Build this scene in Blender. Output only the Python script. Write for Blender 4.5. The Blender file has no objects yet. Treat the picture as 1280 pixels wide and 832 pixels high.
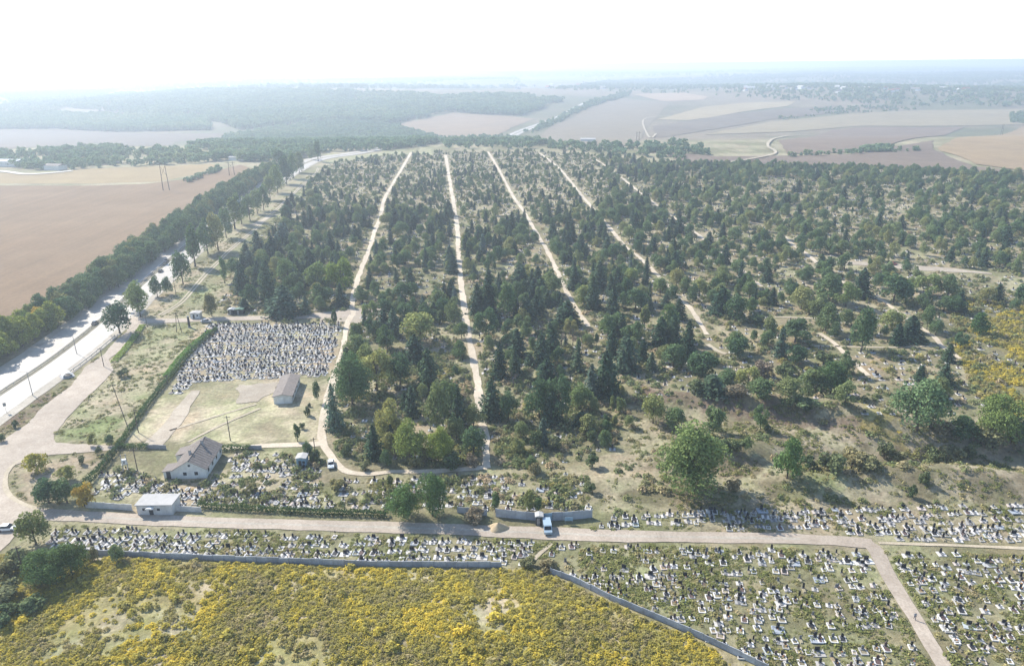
import bpy, math
import numpy as np
from mathutils import Matrix, Vector
from mathutils.geometry import delaunay_2d_cdt

sc = bpy.context.scene
COL = sc.collection
R = math.radians

# ---------------------------------------------------------------- camera
FPX, CX, CY = 914.0, 640.0, 416.0          # focal length and centre in photo pixels (1280 x 832)
CAMH, PITCH, ROLL = 105.0, R(20.15), R(0.6)
_f = np.array([0, math.cos(PITCH), -math.sin(PITCH)])
_u0 = np.array([0, math.sin(PITCH), math.cos(PITCH)])
_r0 = np.array([1.0, 0, 0])
_r = math.cos(ROLL) * _r0 - math.sin(ROLL) * _u0
_u = math.sin(ROLL) * _r0 + math.cos(ROLL) * _u0
CAM = np.array([0, 0, CAMH])
cd = bpy.data.cameras.new('camera')
cd.sensor_width = 36.0
cd.lens = 36.0 * FPX / 1280.0
cd.clip_start, cd.clip_end = 1.0, 60000.0
cam = bpy.data.objects.new('camera', cd)
COL.objects.link(cam)
M3 = np.stack([_r, _u, -_f], axis=1)
mw = Matrix([list(M3[i]) + [CAM[i]] for i in range(3)] + [[0, 0, 0, 1]])
cam.matrix_world = mw
sc.camera = cam

# ---------------------------------------------------------------- sky, sun, exposure
SUN_EL, SUN_AZ = R(39.0), R(-50.0)          # azimuth clockwise from +Y (the view direction)
world = bpy.data.worlds.new('World')
sc.world = world
world.use_nodes = True
wn = world.node_tree
bg = wn.nodes['Background']
sky = wn.nodes.new('ShaderNodeTexSky')
sky.sky_type = 'NISHITA'
sky.sun_disc = False
sky.sun_elevation = SUN_EL
sky.sun_rotation = SUN_AZ % (2 * math.pi)
sky.altitude = 150.0
sky.air_density = 1.0
sky.dust_density = 0.4
sky.ozone_density = 1.0
wn.links.new(sky.outputs[0], bg.inputs[0])
bg.inputs[1].default_value = 0.14
sd = bpy.data.lights.new('sun', 'SUN')
sd.energy = 4.6
sd.angle = R(0.55)
sd.color = (1.0, 0.94, 0.84)
sun = bpy.data.objects.new('sun', sd)
COL.objects.link(sun)
_sv = Vector((math.sin(SUN_AZ) * math.cos(SUN_EL), math.cos(SUN_AZ) * math.cos(SUN_EL), math.sin(SUN_EL)))
sun.rotation_euler = _sv.to_track_quat('Z', 'Y').to_euler()
sun.location = (0, 0, 300)
sc.view_settings.view_transform = 'Standard'
sc.view_settings.look = 'None'
sc.view_settings.gamma = 1.0
sc.view_settings.use_curve_mapping = False
sc.view_settings.exposure = 0.98
sc.render.engine = 'CYCLES'
cy = sc.cycles
cy.use_denoising = True
cy.max_bounces = 5
cy.diffuse_bounces = 2
cy.glossy_bounces = 2
cy.transmission_bounces = 3
cy.transparent_max_bounces = 4
cy.volume_bounces = 0
cy.caustics_reflective = False
cy.caustics_refractive = False

rng = np.random.default_rng(7)

# ---------------------------------------------------------------- terrain and pixel -> ground
def sstep(a, b, x):
    t = np.clip((x - a) / (b - a), 0, 1)
    return t * t * (3 - 2 * t)

def ray(px, py):
    px = np.asarray(px, float); py = np.asarray(py, float)
    a = (px - CX) / FPX; b = -(py - CY) / FPX
    return a[..., None] * _r + b[..., None] * _u + _f

def flat(px, py, z=0.0):
    d = ray(px, py)
    t = (z - CAMH) / np.minimum(d[..., 2], -0.0045)
    return CAM + d * t[..., None]

# gaussian mounds and hollows: photo spot, radii in metres, height
MOUNDS = [(800, 490, 14, 6, 2.2), (880, 502, 16, 6, 3.6), (960, 511, 16, 6, 4.2), (1040, 518, 16, 6, 4.2), (1100, 531, 13, 6, 3.0),
          (905, 572, 14, 6, 4.2), (955, 560, 14, 10, 1.6), (1000, 604, 18, 8, 1.6), (1140, 596, 24, 7, 3.6), (1230, 606, 18, 8, 2.0), (790, 606, 16, 7, 1.3),
          (1060, 578, 16, 7, -2.2), (1150, 566, 16, 8, -3.0), (1240, 562, 20, 9, -3.0), (1330, 566, 24, 10, -3.0),
          (100, 760, 30, 16, 1.5), (480, 790, 40, 14, 2.0), (300, 730, 26, 8, 0.8), (760, 800, 24, 10, 1.2)]
_mc = [(flat(a, b)[:2], rx, ry, h) for a, b, rx, ry, h in MOUNDS]
_hc = np.random.default_rng(3)
_waves = [(_hc.uniform(0, 6.28), _hc.uniform(0, 6.28), 2 * math.pi / L, A) for L, A in ((2600, 9), (1700, 7), (1100, 5), (760, 3.2), (3900, 10))]

def hz(x, y):
    x = np.asarray(x, float); y = np.asarray(y, float)
    z = np.zeros(np.broadcast(x, y).shape)
    for (c, rx, ry, h) in _mc:
        z = z + h * np.exp(-((x - c[0]) / rx) ** 2 - ((y - c[1]) / ry) ** 2)
    far = sstep(1050, 2000, y)
    z = z - 26 * sstep(1000, 1450, y) + 20 * sstep(1700, 3400, y)
    w = 0
    for ph, an, k, A in _waves:
        w = w + A * np.sin(k * (x * math.cos(an) + y * math.sin(an)) + ph)
    z = z + far * w * 0.7
    z = z + 22 * far * np.exp(-((x + 900) / 700) ** 2 - ((y - 2700) / 700) ** 2)
    z = z + 16 * far * np.exp(-((x - 1500) / 800) ** 2 - ((y - 2500) / 600) ** 2)
    return z

def G(px, py, dz=0.0):
    """photo pixel(s) -> point(s) on the ground"""
    px = np.asarray(px, float); py = np.asarray(py, float)
    p = flat(px, py)
    d = ray(px, py)
    d2 = np.minimum(d[..., 2], -0.0045)
    z = np.zeros(px.shape)
    for _ in range(14):
        z = 0.5 * z + 0.5 * hz(p[..., 0], p[..., 1])
        p = CAM + d * ((z - CAMH) / d2)[..., None]
    p[..., 2] = hz(p[..., 0], p[..., 1]) + dz
    return p

def PX(p):
    """world points -> photo pixels and depth"""
    q = np.asarray(p, float) - CAM
    dep = q @ _f
    return CX + FPX * (q @ _r) / dep, CY - FPX * (q @ _u) / dep, dep

def metres(px_len, p, vertical=False):
    _, _, dep = PX(p)
    return px_len * dep / FPX / (math.cos(PITCH) if vertical else 1.0)

def inpoly(x, y, poly):
    poly = np.asarray(poly, float)
    ins = np.zeros(np.shape(x), bool)
    n = len(poly); j = n - 1
    for i in range(n):
        xi, yi = poly[i][:2]; xj, yj = poly[j][:2]
        if yi != yj:
            c = ((yi > y) != (yj > y)) & (x < (xj - xi) * (y - yi) / (yj - yi) + xi)
            ins ^= c
        j = i
    return ins

def wpoly(pts):
    a = np.array(pts, float)
    return G(a[:, 0], a[:, 1])[:, :2]

def vnoise(x, y, s, seed=0):
    """cheap value noise 0..1"""
    x = np.asarray(x, float) / s + seed * 17.31; y = np.asarray(y, float) / s + seed * 9.73
    xi = np.floor(x); yi = np.floor(y); fx = x - xi; fy = y - yi
    fx = fx * fx * (3 - 2 * fx); fy = fy * fy * (3 - 2 * fy)
    def hsh(a, b):
        v = np.sin(a * 127.1 + b * 311.7 + seed * 74.7) * 43758.5453
        return v - np.floor(v)
    return (hsh(xi, yi) * (1 - fx) + hsh(xi + 1, yi) * fx) * (1 - fy) + (hsh(xi, yi + 1) * (1 - fx) + hsh(xi + 1, yi + 1) * fx) * fy

def fbm(x, y, s, seed=0):
    return 0.5 * vnoise(x, y, s, seed) + 0.3 * vnoise(x, y, s / 2.3, seed + 1) + 0.2 * vnoise(x, y, s / 5.1, seed + 2)

# ---------------------------------------------------------------- mesh helpers
def np_mesh(name, V, F, mats=(), smooth=False, midx=None, cols=None):
    V = np.asarray(V, np.float32); F = np.asarray(F, np.int32)
    k = F.shape[1]
    me = bpy.data.meshes.new(name)
    me.vertices.add(len(V)); me.vertices.foreach_set('co', V.ravel())
    me.loops.add(F.size); me.loops.foreach_set('vertex_index', F.ravel())
    me.polygons.add(len(F)); me.polygons.foreach_set('loop_start', np.arange(0, F.size, k, dtype=np.int32))
    for m in mats: me.materials.append(m)
    if midx is not None: me.polygons.foreach_set('material_index', np.asarray(midx, np.int32))
    if smooth: me.polygons.foreach_set('use_smooth', np.ones(len(F), bool))
    if cols is not None:
        at = me.attributes.new('cov', 'FLOAT_COLOR', 'POINT')
        c4 = np.ones((len(V), 4), np.float32); c4[:, :3] = cols
        at.data.foreach_set('color', c4.ravel())
    me.update(calc_edges=True)
    me.validate()
    return me

def link(name, data, parent=None, loc=None, rz=None):
    o = bpy.data.objects.new(name, data)
    COL.objects.link(o)
    if parent is not None: o.parent = parent
    if loc is not None: o.location = [float(v) for v in loc]
    if rz is not None: o.rotation_euler = (0, 0, float(rz))
    return o

def tag(o, label, cat, group=None, kind=None):
    o['label'] = label; o['category'] = cat
    if group: o['group'] = group
    if kind: o['kind'] = kind
    return o

def empty(name, loc, rz=0.0):
    return link(name, None, None, loc, rz)

class MB:
    """collects boxes, prisms and tubes into one mesh"""
    def __init__(s): s.v = []; s.f = []
    def add(s, vs, fs):
        b = len(s.v); s.v += [tuple(map(float, q)) for q in vs]; s.f += [tuple(b + i for i in q) for q in fs]; return s
    def box(s, c, d, rz=0.0, taper=1.0):
        x, y, z = d[0] / 2, d[1] / 2, d[2] / 2; cs, sn = math.cos(rz), math.sin(rz); vs = []
        for k in (-1, 1):
            t = taper if k > 0 else 1.0
            for (i, j) in ((-1, -1), (1, -1), (1, 1), (-1, 1)):
                a, b = i * x * t, j * y * t
                vs.append((c[0] + a * cs - b * sn, c[1] + a * sn + b * cs, c[2] + k * z))
        return s.add(vs, [(3, 2, 1, 0), (4, 5, 6, 7), (0, 1, 5, 4), (1, 2, 6, 5), (2, 3, 7, 6), (3, 0, 4, 7)])
    def prism(s, prof, y0, y1, axis='y'):
        """profile in (x,z), extruded along y"""
        n = len(prof)
        vs = [(p[0], y0, p[1]) for p in prof] + [(p[0], y1, p[1]) for p in prof]
        if axis == 'x': vs = [(b, -a, c) for a, b, c in vs]
        return s.add(vs, [tuple(range(n)), tuple(range(2 * n - 1, n - 1, -1))] + [(i + n, (i + 1) % n + n, (i + 1) % n, i) for i in range(n)])
    def tube(s, a, b, ra, rb, n=6, caps=True):
        a = Vector(a); b = Vector(b); d = (b - a).normalized()
        t = d.orthogonal().normalized(); w = d.cross(t)
        vs = []
        for c, r in ((a, ra), (b, rb)):
            for i in range(n):
                q = 2 * math.pi * i / n
                vs.append(c + (t * math.cos(q) + w * math.sin(q)) * r)
        fs = [(i, (i + 1) % n, (i + 1) % n + n, i + n) for i in range(n)]
        if caps: fs += [tuple(range(n - 1, -1, -1)), tuple(range(n, 2 * n))]
        return s.add(vs, fs)
    def mesh(s, name, mat, smooth=False):
        me = bpy.data.meshes.new(name); me.from_pydata(s.v, [], s.f); me.materials.append(mat)
        if smooth: me.polygons.foreach_set('use_smooth', np.ones(len(s.f), bool))
        me.update(); return me
    def build(s, name, mat, parent=None, loc=None, rz=None, smooth=False):
        return link(name, s.mesh(name, mat, smooth), parent, loc, rz)

# ---------------------------------------------------------------- materials
def mat(name):
    m = bpy.data.materials.new(name); m.use_nodes = True
    nt = m.node_tree
    return m, nt, nt.nodes['Principled BSDF'], nt.nodes, nt.links

def nz(nt, scale, detail=3.0, rough=0.6, coord=None, vec=None):
    n = nt.nodes.new('ShaderNodeTexNoise'); n.inputs['Scale'].default_value = scale
    n.inputs['Detail'].default_value = detail; n.inputs['Roughness'].default_value = rough
    if vec is not None: nt.links.new(vec, n.inputs['Vector'])
    return n

def wpos(nt):
    g = nt.nodes.new('ShaderNodeNewGeometry'); return g.outputs['Position']

def ramp(nt, fac, stops, interp='LINEAR'):
    r = nt.nodes.new('ShaderNodeValToRGB'); r.color_ramp.interpolation = interp
    e = r.color_ramp.elements
    while len(e) > 1: e.remove(e[-1])
    e[0].position = stops[0][0]; e[0].color = (*stops[0][1], 1)
    for p, c in stops[1:]:
        q = e.new(p); q.color = (*c, 1)
    nt.links.new(fac, r.inputs[0]); return r.outputs[0]

def mixc(nt, a, b, fac, mode='MIX'):
    m = nt.nodes.new('ShaderNodeMix'); m.data_type = 'RGBA'; m.blend_type = mode
    for v, i in ((a, 6), (b, 7)):
        if isinstance(v, tuple): m.inputs[i].default_value = (*v, 1)
        else: nt.links.new(v, m.inputs[i])
    if isinstance(fac, (int, float)): m.inputs[0].default_value = fac
    else: nt.links.new(fac, m.inputs[0])
    return m.outputs[2]

def vmul(nt, col, fac_out, lo, hi):
    """col * map(fac, 0..1 -> lo..hi)"""
    mr = nt.nodes.new('ShaderNodeMapRange'); mr.inputs[3].default_value = lo; mr.inputs[4].default_value = hi
    mr.inputs[1].default_value = 0.25; mr.inputs[2].default_value = 0.75
    nt.links.new(fac_out, mr.inputs[0])
    cb = nt.nodes.new('ShaderNodeCombineColor')
    for i in range(3): nt.links.new(mr.outputs[0], cb.inputs[i])
    return mixc(nt, col, cb.outputs[0], 1.0, 'MULTIPLY')

def bump(nt, bs, h, strength, dist):
    b = nt.nodes.new('ShaderNodeBump'); b.inputs['Strength'].default_value = strength; b.inputs['Distance'].default_value = dist
    nt.links.new(h, b.inputs['Height']); nt.links.new(b.outputs[0], bs.inputs['Normal'])

def simple(name, col, rough=0.8, var=0.25, scale=1.5, metal=0.0, tint=None, bmp=0.0, own=None):
    m, nt, bs, N, L = mat(name)
    n = nz(nt, scale, 4, 0.65, vec=wpos(nt))
    c = col
    if tint: c = mixc(nt, col, tint, nz(nt, scale * 0.31, 3, 0.6, vec=wpos(nt)).outputs[0])
    else: c = mixc(nt, col, tuple(v * 0.8 for v in col), nz(nt, scale * 0.31, 3, 0.6, vec=wpos(nt)).outputs[0])
    c = vmul(nt, c, n.outputs[0], 1 - var, 1 + var)
    if own: c = mixc(nt, c, ramp(nt, N.new('ShaderNodeObjectInfo').outputs['Random'], own), 1.0, 'MULTIPLY')
    L.new(c, bs.inputs['Base Color']); bs.inputs['Roughness'].default_value = rough; bs.inputs['Metallic'].default_value = metal
    bs.inputs['Specular IOR Level'].default_value = 0.25
    if bmp: bump(nt, bs, n.outputs[0], 0.6, bmp)
    return m

def foliage(name, stops, trans=0.28, leafvar=0.35, patch=0.0):
    """leaf material: hue from the plant's own random number (and world patches), value jittered leaf by leaf"""
    m, nt, bs, N, L = mat(name)
    N.remove(bs)
    oi = N.new('ShaderNodeObjectInfo'); ge = N.new('ShaderNodeNewGeometry')
    fac = oi.outputs['Random']
    if patch > 0:
        n = nz(nt, patch, 3, 0.6, vec=ge.outputs['Position'])
        mr = N.new('ShaderNodeMapRange'); mr.inputs[1].default_value = 0.3; mr.inputs[2].default_value = 0.7
        L.new(n.outputs[0], mr.inputs[0])
        mx = N.new('ShaderNodeMix'); mx.inputs[0].default_value = 0.42
        L.new(mr.outputs[0], mx.inputs[2]); L.new(fac, mx.inputs[3]); fac = mx.outputs[0]
    c = ramp(nt, fac, stops)
    c = mixc(nt, c, oi.outputs['Color'], 1.0, 'MULTIPLY')
    mr2 = N.new('ShaderNodeMapRange'); mr2.inputs[3].default_value = 1 - leafvar; mr2.inputs[4].default_value = 1 + leafvar
    L.new(ge.outputs['Random Per Island'], mr2.inputs[0])
    cb = N.new('ShaderNodeCombineColor')
    for i in range(3): L.new(mr2.outputs[0], cb.inputs[i])
    c = mixc(nt, c, cb.outputs[0], 1.0, 'MULTIPLY')
    d = N.new('ShaderNodeBsdfDiffuse'); t = N.new('ShaderNodeBsdfTranslucent'); mxs = N.new('ShaderNodeMixShader')
    L.new(c, d.inputs[0]); L.new(c, t.inputs[0]); mxs.inputs[0].default_value = trans
    L.new(d.outputs[0], mxs.inputs[1]); L.new(t.outputs[0], mxs.inputs[2])
    L.new(mxs.outputs[0], N['Material Output'].inputs[0])
    return m

def ground_mat():
    m, nt, bs, N, L = mat('ground_cover')
    a = N.new('ShaderNodeAttribute'); a.attribute_name = 'cov'
    P = wpos(nt)
    n1 = nz(nt, 0.9, 5, 0.7, vec=P); n2 = nz(nt, 0.13, 4, 0.65, vec=P); n3 = nz(nt, 0.012, 4, 0.6, vec=P); n4 = nz(nt, 0.05, 5, 0.7, vec=P)
    c = a.outputs['Color']
    c = vmul(nt, c, n1.outputs[0], 0.55, 1.45)
    c = vmul(nt, c, n2.outputs[0], 0.75, 1.25)
    c = vmul(nt, c, n3.outputs[0], 0.88, 1.12)
    hue = ramp(nt, n4.outputs[0], [(0.3, (0.9, 1.06, 0.85)), (0.55, (1, 1, 1)), (0.75, (1.12, 0.98, 0.9))])
    c = mixc(nt, c, hue, 1.0, 'MULTIPLY')
    L.new(c, bs.inputs['Base Color']); bs.inputs['Roughness'].default_value = 0.95
    bs.inputs['Specular IOR Level'].default_value = 0.1
    bump(nt, bs, n1.outputs[0], 0.8, 0.35)
    return m

def field_mat(name, col, tint, ang=0.0, stripe=0.0):
    m, nt, bs, N, L = mat(name)
    P = wpos(nt)
    n1 = nz(nt, 0.006, 5, 0.6, vec=P)
    c = mixc(nt, col, tint, ramp(nt, n1.outputs[0], [(0.35, (0, 0, 0)), (0.65, (1, 1, 1))]))
    mp = N.new('ShaderNodeMapping'); mp.inputs['Rotation'].default_value = (0, 0, ang); mp.inputs['Scale'].default_value = (0.16, 0.004, 1)
    L.new(P, mp.inputs[0])
    n2 = nz(nt, 1.0, 4, 0.7, vec=mp.outputs[0])
    c = vmul(nt, c, n2.outputs[0], 1 - stripe, 1 + stripe)
    n3 = nz(nt, 0.5, 4, 0.75, vec=P)
    c = vmul(nt, c, n3.outputs[0], 0.8, 1.2); c = vmul(nt, c, nz(nt, 0.03, 5, 0.65, vec=P).outputs[0], 0.86, 1.14)
    L.new(c, bs.inputs['Base Color']); bs.inputs['Roughness'].default_value = 0.95; bs.inputs['Specular IOR Level'].default_value = 0.1
    return m

def road_mat(name, col, worn, rough=0.8, spec=0.2):
    m, nt, bs, N, L = mat(name)
    P = wpos(nt)
    n1 = nz(nt, 0.25, 5, 0.7, vec=P); n2 = nz(nt, 1.6, 5, 0.7, vec=P); n3 = nz(nt, 0.04, 3, 0.6, vec=P)
    c = mixc(nt, col, worn, ramp(nt, n1.outputs[0], [(0.35, (0, 0, 0)), (0.7, (1, 1, 1))]))
    c = vmul(nt, c, n2.outputs[0], 0.72, 1.2); c = vmul(nt, c, n3.outputs[0], 0.8, 1.15)
    L.new(c, bs.inputs['Base Color']); bs.inputs['Roughness'].default_value = rough; bs.inputs['Specular IOR Level'].default_value = spec
    bump(nt, bs, n2.outputs[0], 0.4, 0.05)
    return m
# ---------------------------------------------------------------- shared materials
M_ground = ground_mat()
M_asphalt = road_mat('pale_worn_asphalt_glare', (0.336, 0.308, 0.270), (0.420, 0.385, 0.336), 0.6, 0.35)  # worn asphalt, base colour paled further to carry the sun glare
M_shoulder = road_mat('road_shoulder', (0.30, 0.27, 0.22), (0.42, 0.38, 0.32))
M_median = road_mat('median_grass', (0.17, 0.155, 0.10), (0.24, 0.215, 0.16))
M_dirt = road_mat('packed_pale_dirt', (0.311, 0.261, 0.200), (0.386, 0.337, 0.266))
M_concrete_road = road_mat('old_concrete_road', (0.319, 0.265, 0.210), (0.403, 0.345, 0.281))
M_lane = road_mat('sandy_lane', (0.452, 0.380, 0.284), (0.559, 0.483, 0.379))
M_rut = road_mat('sandy_rut', (0.347, 0.296, 0.213), (0.444, 0.378, 0.281))
M_white = simple('white_paint', (0.74, 0.74, 0.72), 0.7, 0.12)
M_whitewash = simple('whitewashed_wall', (0.66, 0.66, 0.64), 0.85, 0.18, 0.8, tint=(0.54, 0.52, 0.48))
M_concrete = simple('grey_concrete', (0.36, 0.36, 0.36), 0.9, 0.22, 1.2, tint=(0.27, 0.27, 0.28))
M_fence = simple('weathered_concrete_panel', (0.398, 0.411, 0.437), 0.9, 0.22, 0.8, tint=(0.282, 0.297, 0.320), own=[(0.0, (0.78, 0.78, 0.8)), (0.5, (1, 1, 1)), (1.0, (1.15, 1.13, 1.1))])
M_palewall = simple('pale_concrete_wall', (0.608, 0.586, 0.552), 0.9, 0.2, 0.8)
M_slate = simple('grey_sheet_roof', (0.223, 0.195, 0.174), 0.9, 0.25, 1.0, tint=(0.163, 0.140, 0.126), bmp=0.1)
M_flatroof = simple('pale_flat_roof', (0.425, 0.416, 0.399), 0.9, 0.15, 0.7)
M_wood = simple('weathered_pole_wood', (0.11, 0.09, 0.075), 0.9, 0.3, 3.0)
M_steel = simple('grey_steel', (0.30, 0.31, 0.32), 0.5, 0.15, 2.0, 0.4)
M_dark = simple('dark_metal', (0.045, 0.05, 0.055), 0.6, 0.2)
M_green_paint = simple('green_painted_metal', (0.06, 0.13, 0.09), 0.6, 0.2)
M_blue_paint = simple('blue_painted_metal', (0.22, 0.34, 0.44), 0.6, 0.2)
M_glass = simple('dark_window_glass', (0.025, 0.03, 0.035), 0.15, 0.1)
M_rubber = simple('black_rubber', (0.02, 0.02, 0.02), 0.85, 0.1)
M_bark = simple('tree_bark', (0.09, 0.07, 0.055), 0.95, 0.3, 4.0)
M_greybark = simple('grey_twig_bark', (0.16, 0.135, 0.125), 0.95, 0.3, 4.0)
M_sand = simple('yellow_sand_heap', (0.42, 0.33, 0.21), 0.95, 0.2, 2.0, bmp=0.1)
M_roofred = simple('red_tile_roof', (0.30, 0.13, 0.09), 0.9, 0.2)
M_wire = simple('power_cable', (0.05, 0.05, 0.05), 0.8, 0.1)

# ---------------------------------------------------------------- land-cover zones, as photo outlines
Z_MEADOW = [(-60, 692), (150, 694), (380, 704), (560, 708), (660, 708), (700, 720), (760, 752), (850, 790), (960, 838), (1010, 860), (1080, 1000), (-300, 1000), (-250, 694)]
Z_STRIP = [(70, 656), (220, 660), (400, 667), (560, 671), (740, 678), (700, 690), (665, 703), (560, 702), (380, 699), (160, 689), (62, 684)]
Z_FIELD = [(742, 680), (900, 683), (1080, 688), (1095, 712), (1200, 890), (1290, 1000), (1180, 1000), (1070, 890), (975, 846), (850, 780), (760, 744), (695, 706)]
Z_FIELD2 = [(1106, 688), (1290, 694), (1480, 694), (1560, 1000), (1310, 1000), (1226, 890)]
Z_UPPER = [(742, 661), (770, 643), (860, 637), (1000, 632), (1290, 630), (1400, 632), (1400, 680), (1090, 672), (900, 665)]
Z_DENSE = [(262, 404), (428, 404), (424, 440), (414, 470), (378, 470), (340, 472), (240, 478), (232, 490), (215, 492), (232, 450)]
Z_LOWLEFT = [(124, 590), (160, 585), (205, 600), (290, 590), (290, 566), (400, 568), (402, 600), (420, 634), (215, 629), (112, 618)]
Z_MIDLOW = [(424, 600), (600, 594), (700, 590), (742, 600), (738, 634), (620, 636), (424, 636)]
Z_YARD = [(195, 500), (300, 474), (415, 476), (404, 552), (165, 552)]
Z_FOREST = [(430, 586), (420, 560), (424, 480), (440, 410), (262, 394), (290, 350), (330, 290), (372, 250), (410, 205), (470, 196), (560, 190), (680, 190), (760, 196), (830, 205), (920, 206),
            (1000, 210), (1150, 214), (1290, 222), (1420, 228), (1420, 560), (1290, 520), (1110, 525), (1040, 508), (950, 505), (870, 497), (800, 500), (770, 560), (700, 588), (600, 586)]
Z_FOREST_TOP = [(480, 196), (560, 190), (690, 190), (740, 196), (760, 240), (690, 262), (600, 262), (480, 270), (400, 262), (420, 210)]
Z_SLOPE = [(760, 600), (800, 500), (870, 497), (950, 505), (1040, 508), (1110, 525), (1290, 520), (1420, 545), (1420, 630), (1000, 632), (860, 637), (770, 643), (745, 640)]
Z_VERGE = [(60, 545), (110, 500), (150, 455), (190, 408), (240, 402), (256, 412), (200, 480), (145, 555), (80, 555)]

# ---------------------------------------------------------------- ground: one sheet to the horizon
def grow(a, b, step, k):
    out = [a]; s = step
    while out[-1] < b: out.append(out[-1] + s); s *= k
    return out
_xr = np.array(grow(330, 12500, 1.7, 1.075)); _xl = -np.array(grow(240, 12500, 1.7, 1.075))[::-1]
XS = np.concatenate([_xl[:-1], np.arange(-240, 330, 1.6), _xr])
YS = np.concatenate([np.linspace(-260, 66, 24), np.arange(70, 320, 1.35), np.array(grow(320, 13400, 1.4, 1.033))])
gx, gy = np.meshgrid(XS, YS)
gx = gx.ravel(); gy = gy.ravel(); gz = hz(gx, gy)
gz = gz - 0.14 * fbm(gx, gy, 5.0, 40) * (gy < 500)
jx = gx + 5 * (fbm(gx, gy, 6, 11) - 0.5) * (1 + gy / 300); jy = gy + 5 * (fbm(gx, gy, 6, 21) - 0.5) * (1 + gy / 300)
C_DRY = np.array([0.28, 0.238, 0.16]); C_OLIVE = np.array([0.165, 0.15, 0.086]); C_GREEN = np.array([0.115, 0.145, 0.048])
C_SOIL = np.array([0.24, 0.195, 0.125]); C_TAN = np.array([0.34, 0.288, 0.20]); C_BROWN = np.array([0.15, 0.108, 0.08]); C_YEL = np.array([0.24, 0.2, 0.05])
n30 = fbm(gx, gy, 34, 5)[:, None]; n8 = fbm(gx, gy, 9, 8)[:, None]
def mixv(a, b, t): return a * (1 - t) + b * t
cov = mixv(C_DRY, C_OLIVE, sstep(0.4, 0.65, n30))
def paint(poly, col, amt=1.0):
    p = wpoly(poly)
    k = inpoly(jx, jy, p)
    cov[k] = mixv(cov[k], col if np.ndim(col) == 1 else col[k], amt)
grassy = mixv(C_GREEN, C_DRY, sstep(0.35, 0.65, n8))
paint(Z_FOREST, mixv(mixv(C_SOIL, C_OLIVE, sstep(0.35, 0.6, n8)), C_TAN, 0.55 * sstep(0.5, 0.68, n30)))
paint(Z_FOREST_TOP, mixv(C_SOIL, C_DRY, 0.5), 0.7)
paint(Z_SLOPE, mixv(mixv(C_TAN, C_DRY, 0.6) * 0.92, mixv(C_OLIVE, C_BROWN, 0.4), sstep(0.45, 0.66, n8)))
paint([(960, 600), (1005, 590), (1045, 592), (1060, 612), (1000, 628), (965, 625)], C_GREEN, 0.35)
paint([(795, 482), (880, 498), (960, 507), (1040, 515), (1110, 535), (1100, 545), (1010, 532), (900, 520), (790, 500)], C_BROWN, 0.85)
paint([(850, 560), (900, 568), (965, 578), (960, 596), (880, 590)], C_BROWN, 0.8)
paint([(1200, 375), (1300, 385), (1300, 530), (1225, 480), (1195, 430)], mixv(C_YEL, C_OLIVE, sstep(0.4, 0.6, n8)), 0.8)
paint([(1060, 500), (1120, 520), (1120, 560), (1080, 545)], C_YEL, 0.5)
paint(Z_MEADOW, mixv(mixv(mixv(C_OLIVE, C_YEL, 0.75), C_DRY, 0.4) * 1.15, C_TAN, sstep(0.45, 0.66, n8)))
for z in (Z_STRIP, Z_FIELD, Z_FIELD2): paint(z, mixv(C_OLIVE, mixv(C_DRY, C_GREEN, 0.3), sstep(0.38, 0.62, n8)))
paint(Z_UPPER, mixv(C_DRY, C_OLIVE, sstep(0.4, 0.65, n8)))
paint(Z_DENSE, mixv(C_SOIL, C_TAN, 0.5)); paint(Z_LOWLEFT, mixv(C_DRY, C_TAN, 0.4)); paint(Z_MIDLOW, mixv(C_DRY, C_OLIVE, 0.5))
paint(Z_YARD, mixv(C_TAN * 1.08, mixv(C_DRY, C_GREEN, 0.15), sstep(0.45, 0.65, n8)))
paint([(225, 500), (250, 480), (330, 475), (340, 482), (300, 502), (225, 512)], mixv(C_GREEN, C_DRY, 0.6), 0.6)
paint(Z_VERGE, mixv(grassy, C_TAN, 0.35 * sstep(0.4, 0.6, n30)))
paint([(66, 540), (130, 520), (155, 525), (150, 550), (90, 555)], C_GREEN, 0.6)
paint([(100, 500), (150, 470), (190, 440), (200, 470), (165, 510), (120, 525)], C_TAN, 0.5)
paint([(12, 582), (43, 572), (125, 565), (110, 600), (60, 625), (20, 612)], mixv(C_TAN, C_BROWN, 0.35))
paint([(-20, 520), (20, 500), (70, 466), (100, 452), (150, 415), (105, 455), (90, 480), (30, 528), (-20, 558)], mixv(C_BROWN, C_OLIVE, sstep(0.35, 0.6, n8)), 0.9)
paint([(205, 385), (280, 318), (330, 280), (390, 222), (400, 215), (400, 225), (345, 280), (290, 340), (262, 370), (240, 390)], mixv(C_GREEN, C_DRY, 0.35 + 0.4 * n8))
paint([(396, 200), (430, 194), (540, 186), (540, 192), (470, 197), (415, 206)], mixv(C_GREEN, C_TAN, 0.6))
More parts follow.
